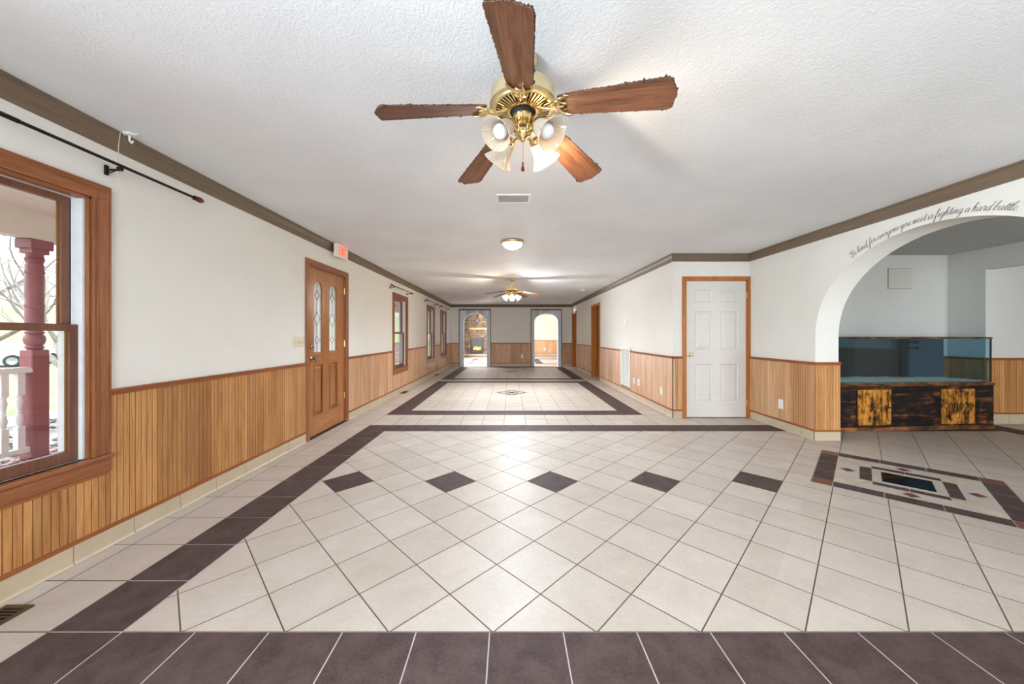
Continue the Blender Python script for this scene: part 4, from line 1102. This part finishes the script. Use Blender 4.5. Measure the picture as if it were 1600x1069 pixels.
def post(y, label):
    t = thing('porch_column', label, 'column', (-4.95, y, DZ), 0, None)
    s = .07
    MB().box(-s, s, -s, s, 0, 1.13).build('base_block', M['red_post'], t, bevel=.012)
    prof = [(.05, 1.13), (.056, 1.14), (.064, 1.15), (.064, 1.165), (.056, 1.175), (.07, 1.2), (.076, 1.235), (.07, 1.275), (.056, 1.29), (.066, 1.3), (.066, 1.315), (.055, 1.325), (.062, 1.36), (.064, 1.4), (.066, 1.55), (.063, 1.56), (.068, 1.57), (.068, 1.6), (.063, 1.61), (.066, 1.7), (.067, 1.9), (.062, 1.91), (.068, 1.925), (.068, 1.945), (.062, 1.96), (.066, 2.0), (.056, 2.02), (.062, 2.05), (.07, 2.07), (.062, 2.09), (.06, 2.13)]
    MB().lathe(prof, (0,0,0), 28).build('turned_shaft', M['red_post'], t, smooth=True)
    c_ = MB(); c_.prism([(-.07, -.07, 2.12), (.07, -.07, 2.12), (.07, .07, 2.12), (-.07, .07, 2.12)], (0, 0, .06)); c_.box(-.09, .09, -.09, .09, 2.17, 2.27)
    c_.build('capital', M['red_post'], t, bevel=.008)
post(3.665, 'dark red turned porch column seen through the nearest left window')
post(8.9, 'red porch column further along the porch, behind the oak door')
post(14.6, 'red porch column at the far end of the porch')
def railing(ya, yb_, label):
    t = thing('porch_railing', label, 'railing', (-4.93, ya, DZ), 0)
    L = yb_-ya
    MB().prism([(-.045, 0, .90), (.045, 0, .90), (.05, 0, .925), (.035, 0, .955), (-.035, 0, .955), (-.05, 0, .925)], (0, L, 0)).build('top_rail', M['white_paint'], t)
    MB().box(-.03, .03, 0, L, .09, .14).build('bottom_rail', M['white_paint'], t)
    n = int(L/.115)
    for k in range(n):
        y = L-.065-k*.115
        if y < .03: break
        m = MB(); m.box(-.026, .026, y-.026, y+.026, .14, .36); m.box(-.026, .026, y-.026, y+.026, .68, .90)
        m.M = Matrix.Translation((0, y, 0)) @ Matrix.Diagonal((1.35, 1.35, 1, 1)); m.lathe([(.018, .34), (.021, .352), (.014, .365), (.017, .39), (.023, .43), (.019, .48), (.012, .505), (.02, .515), (.012, .525), (.018, .57), (.022, .61), (.015, .655), (.02, .668), (.018, .68)], (0, 0, 0), 12); m.M = None
        m.build('baluster', M['white_paint'], t, smooth=True)
railing(1.35, 3.60, 'white porch railing with turned balusters beside the red column')
railing(14.7, 20.5, 'white porch railing at the far end of the porch')
t = thing('stair_handrail', 'short sloped white handrail beyond the porch railing', 'handrail', (-5.35, 3.5, -.5))
q = MB(); q.prism([(-.9, -.03, .72), (0, -.03, 1.28), (0, .03, 1.28), (-.9, .03, .72)], (0, 0, .06)); q.build('rail', M['white_paint'], t)
for x in (-.85, -.04):
    zt_ = 1.28+x*.62; MB().box(x-.03, x+.03, -.03, .03, 0, zt_).build('post', M['white_paint'], t)
# ground
def groundmat():
    q = NT('spring lawn'); co = q.coord(); n = q.noise(co, .35, 5, .6); n2 = q.noise(co, 9, 4)
    c = q.ramp(n, [(.35, s2l((122, 128, 92))), (.55, s2l((142, 146, 110))), (.7, s2l((144, 138, 118)))])
    return q.base(q.mix(.3, c, q.ramp(n2, [(.4, s2l((116, 116, 86))), (.6, s2l((156, 154, 122)))])), .95, 0, .1)
M['lawn'] = groundmat(); M['gravel'] = plain('pale gravel and leaf litter', (132, 124, 116), .95, 0, .35, 3)
M['hill'] = plain('bare brown hillside', (160, 152, 140), 1, 0, .14, .6)
g = MB(); nx, ny = 60, 60; vs = []
for j in range(ny+1):
    for i in range(nx+1):
        x = 60-170*i/nx; y = -60+180*j/ny; d_ = math.hypot(x, y-5)
        z = -.5 + max(0, d_-42)*.12+ (1.5*noise.noise(Vector((x*.03, y*.03, 0))) if d_ > 45 else 0); vs.append((x, y, z))
g.add(vs, [(j*(nx+1)+i, (j+1)*(nx+1)+i, (j+1)*(nx+1)+i+1, j*(nx+1)+i+1) for j in range(ny) for i in range(nx)], 0)
g.f = [f for f in g.f]
lawn = g.build('ground_lawn', M['lawn'], None, smooth=True, recalc=False); struct(lawn)
struct(MB().box(-9.2, -5.2, -8, 26, -.51, -.46).build('ground_gravel_strip', M['gravel']))
struct(MB().box(-9.6, -9.2, -8, 26, -.52, -.34).build('trim_4', M['white_paint']))
struct(MB().box(-60, -20, 19.5, 24, -.53, -.47, 0).build('ground_driveway', M['gravel']))
# hill line of bare wood
h = MB(); vs = []
for k in range(60):
    a = math.radians(60+k*3.2); r = 95
    vs += [(r*math.cos(a), 5+r*math.sin(a), 2), ((r+12)*math.cos(a), 5+(r+12)*math.sin(a), 15+5*noise.noise(Vector((k*.3, 0, 0)))), ((r+30)*math.cos(a), 5+(r+30)*math.sin(a), 13)]
h.add(vs, [(3*k+q_, 3*k+3+q_, 3*k+4+q_, 3*k+1+q_) for k in range(59) for q_ in (0, 1)])
struct(h.build('ground_hillside', M['hill'], None, smooth=True))
# trees
def barkmat(n, c): return plain(n, c, .9, 0, .2, 9)
M['bark'] = barkmat('pale grey bark', (150, 140, 130)); M['bark2'] = barkmat('brown bark', (118, 104, 94))
def tree(label, loc, hgt, seed, mat, cat='tree', depth=5, spread=.5, r0=None):
    rr = random.Random(seed); t = thing('bare_tree', label, cat, loc)
    tr = MB(); br = MB(); r0 = r0 or hgt*.022
    def grow(p, d, L, r, lev, mb):
        n = 4; pts = [p]; rs = [r]
        for k in range(n):
            d = (d+Vector((rr.uniform(-.18, .18), rr.uniform(-.18, .18), rr.uniform(-.05, .16)))).normalized(); p = p+d*(L/n); pts.append(p); rs.append(r*(1-.4*(k+1)/n))
        mb.tube(pts, rs, 6 if lev < 2 else (4 if lev < 4 else 3))
        if lev >= depth: return
        for k in range(rr.choice([2, 3, 3])):
            i = rr.randint(2, n) if k else n
            ax = Vector((rr.uniform(-1, 1), rr.uniform(-1, 1), rr.uniform(-.2, .6))).normalized()
            nd = (d*(1-spread)+ax*spread*1.25).normalized(); grow(pts[i], nd, L*rr.uniform(.62, .82), rs[i]*.72, lev+1, br)
    grow(Vector((0,0,-.1)), Vector((rr.uniform(-.1,.1), rr.uniform(-.1,.1), 1)).normalized(), hgt*.33, r0, 0, tr)
    tr.build('trunk', mat, t, smooth=True); br.build('branches', mat, t)
    return t
tree('bare pale tree standing just right of the porch column', (-9.9, 8.1, -.5), 5.2, 3, M['bark'], r0=.11)
tree('leaning bare tree left of the porch column with drooping branches', (-15.5, 10.0, -.5), 8, 11, M['bark2'], spread=.62, r0=.12)
tree('tall bare tree behind the white cars', (-22, 29, -.5), 12, 5, M['bark2'])
tree('thin bare tree at the lawn edge left of the car', (-31, 17, -.5), 12, 8, M['bark'])
tree('bare tree behind the car on the right of the column', (-21, 23.5, -.5), 9, 13, M['bark'])
tree('far bare tree near the hillside', (-38, 33, -.5), 14, 21, M['bark2'])
tree('far bare tree beyond the driveway on the left', (-44, 24, -.5), 14, 23, M['bark'])
tree('bare tree in the yard seen through the further windows', (-11, 27, -.5), 10, 31, M['bark2'])
tree('small bare tree in the yard beyond the far windows', (-8.5, 38, -.5), 10, 37, M['bark'])
# cars
M['car_white'] = plain('white car paint', (226, 232, 238), .25, 0, .01); M['car_glass'] = plain('dark car window', (96, 110, 122), .1); M['tyre'] = plain('black tyre', (40, 42, 44), .8); M['rim'] = plain('grey wheel rim', (150, 156, 160), .3, .6)
def car(label, loc, rz):
    t = thing('car', label, 'car', loc, rz)
    lowp = [(-2.25, .28), (-2.28, .62), (-2.15, .80), (-1.2, .90), (1.0, .92), (2.0, .86), (2.22, .70), (2.25, .30)]
    b = MB(); b.prism([(x, -.86, z) for x, z in lowp], (0, 1.72, 0)); b.build('body', M['car_white'], t, bevel=.07)
    c_ = MB(); vs = []
    top = [(-1.75, .88), (-1.15, 1.32), (-.6, 1.42), (.35, 1.40), (.75, 1.28), (1.25, .90)]
    n = len(top)
    for s in (-1, 1):
        for x, z in top: vs.append((x, s*(.82-.22*(z-.88)/.54), z))
    c_.add(vs, [tuple(range(n)), tuple(range(2*n-1, n-1, -1))]+[(i, n+i, n+i+1, i+1) for i in range(n-1)]+[(n-1, 2*n-1, n, 0)])
    cb = c_.build('cabin', M['car_white'], t, bevel=.03)
    g_ = MB()
    for s in (-1, 1):
        q_ = lambda x, z: (x, s*(.835-.22*(z-.88)/.54), z)
        for ring in ([q_(-1.5, .95), q_(-1.05, 1.28), q_(-.35, 1.36), q_(-.35, .95)], [q_(-.28, .95), q_(-.28, 1.36), q_(.4, 1.33), q_(.95, .95)]):
            g_.prism(ring, (0, s*.006, 0))
    for x0_, z0_, x1_, z1_ in ((-1.72, .93, -1.2, 1.30), (1.2, .95, .8, 1.26)):
        sg = -1 if x0_ < 0 else 1
        g_.prism([(x0_+sg*.02, -.66, z0_), (x0_+sg*.02, .66, z0_), (x1_+sg*.02, .58, z1_), (x1_+sg*.02, -.58, z1_)], (sg*.01, 0, .005))
    g_.build('window_glass', M['car_glass'], t)
    for x in (-1.4, 1.4):
        for s in (-1, 1):
            w_ = MB().lathe([(.2, -.1), (.31, -.1), (.33, -.06), (.33, .06), (.31, .1), (.2, .1)], (x, s*.80, .33), 24, Matrix.Rotation(PI/2, 4, 'X')).build('wheel', M['tyre'], t, smooth=True)
            MB().lathe([(.001, -.085), (.2, -.1), (.2, .1), (.001, .085)], (x, s*.80, .33), 16, Matrix.Rotation(PI/2, 4, 'X')).build('wheel_rim', M['rim'], w_)
    return t
car('white car parked on the lawn left of the porch column', (-28.4, 18.8, -.5), math.radians(36))
car('white car parked further right of the porch column', (-26.6, 22.5, -.5), math.radians(30))
# leaf litter by the column
rl = random.Random(4); lf = MB()
for k in range(420):
    x, y = -4.95+rl.gauss(0, .16)+.12, 3.5+rl.gauss(0, .3); z = DZ+.004+rl.random()*.03
    lf.M = Matrix.Translation((x, y, z)) @ Matrix.Rotation(rl.random()*6, 4, 'Z') @ Matrix.Rotation(rl.uniform(-.8, .8), 4, 'X')
    lf.prism([(-.02, 0, 0), (0, -.012, 0), (.022, 0, 0), (0, .012, 0)], (0, 0, .0015), 0, rl.random())
lf.M = None
M['leaf'] = plain('dry brown leaves', (124, 100, 80), .9, 0, .3, 20)
tag(lf.build('dry_leaves', M['leaf'], recalc=False), 'scatter of dry brown leaves on the deck round the red column', 'leaves', kind='stuff')
lf = MB()
for k in range(900):
    x, y = rl.uniform(-9, -5.4), rl.uniform(2, 14); z = -.455+rl.random()*.06
    lf.M = Matrix.Translation((x, y, z)) @ Matrix.Rotation(rl.random()*6, 4, 'Z') @ Matrix.Rotation(rl.uniform(-.8, .8), 4, 'X')
    s = rl.uniform(.5, 2.6); lf.prism([(-.03*s, 0, 0), (0, -.02*s, 0), (.03*s, 0, 0), (0, .02*s, 0)], (0, 0, .012*s), 0, rl.random())
lf.M = None
M['mulch'] = plain('dark mulch and stones', (92, 86, 78), .95, 0, .4, 3)
tag(lf.build('mulch_and_stones', M['mulch'], recalc=False), 'dark mulch and small stones on the bed below the porch', 'mulch', kind='stuff')

# repeats of a kind share a group
GROUPS = {'curtain rod': 'curtain rods over the left windows', 'outlet': 'white wall outlets', 'floor register': 'floor registers along the left wall',
          'tree': 'bare trees in the yard', 'car': 'white cars parked on the lawn', 'column': 'red porch columns', 'railing': 'white porch railings', 'ceiling fan': 'brass ceiling fans'}
for o in list(SC.objects):
    if o.parent is None and o.get('category') in GROUPS: o['group'] = GROUPS[o['category']]
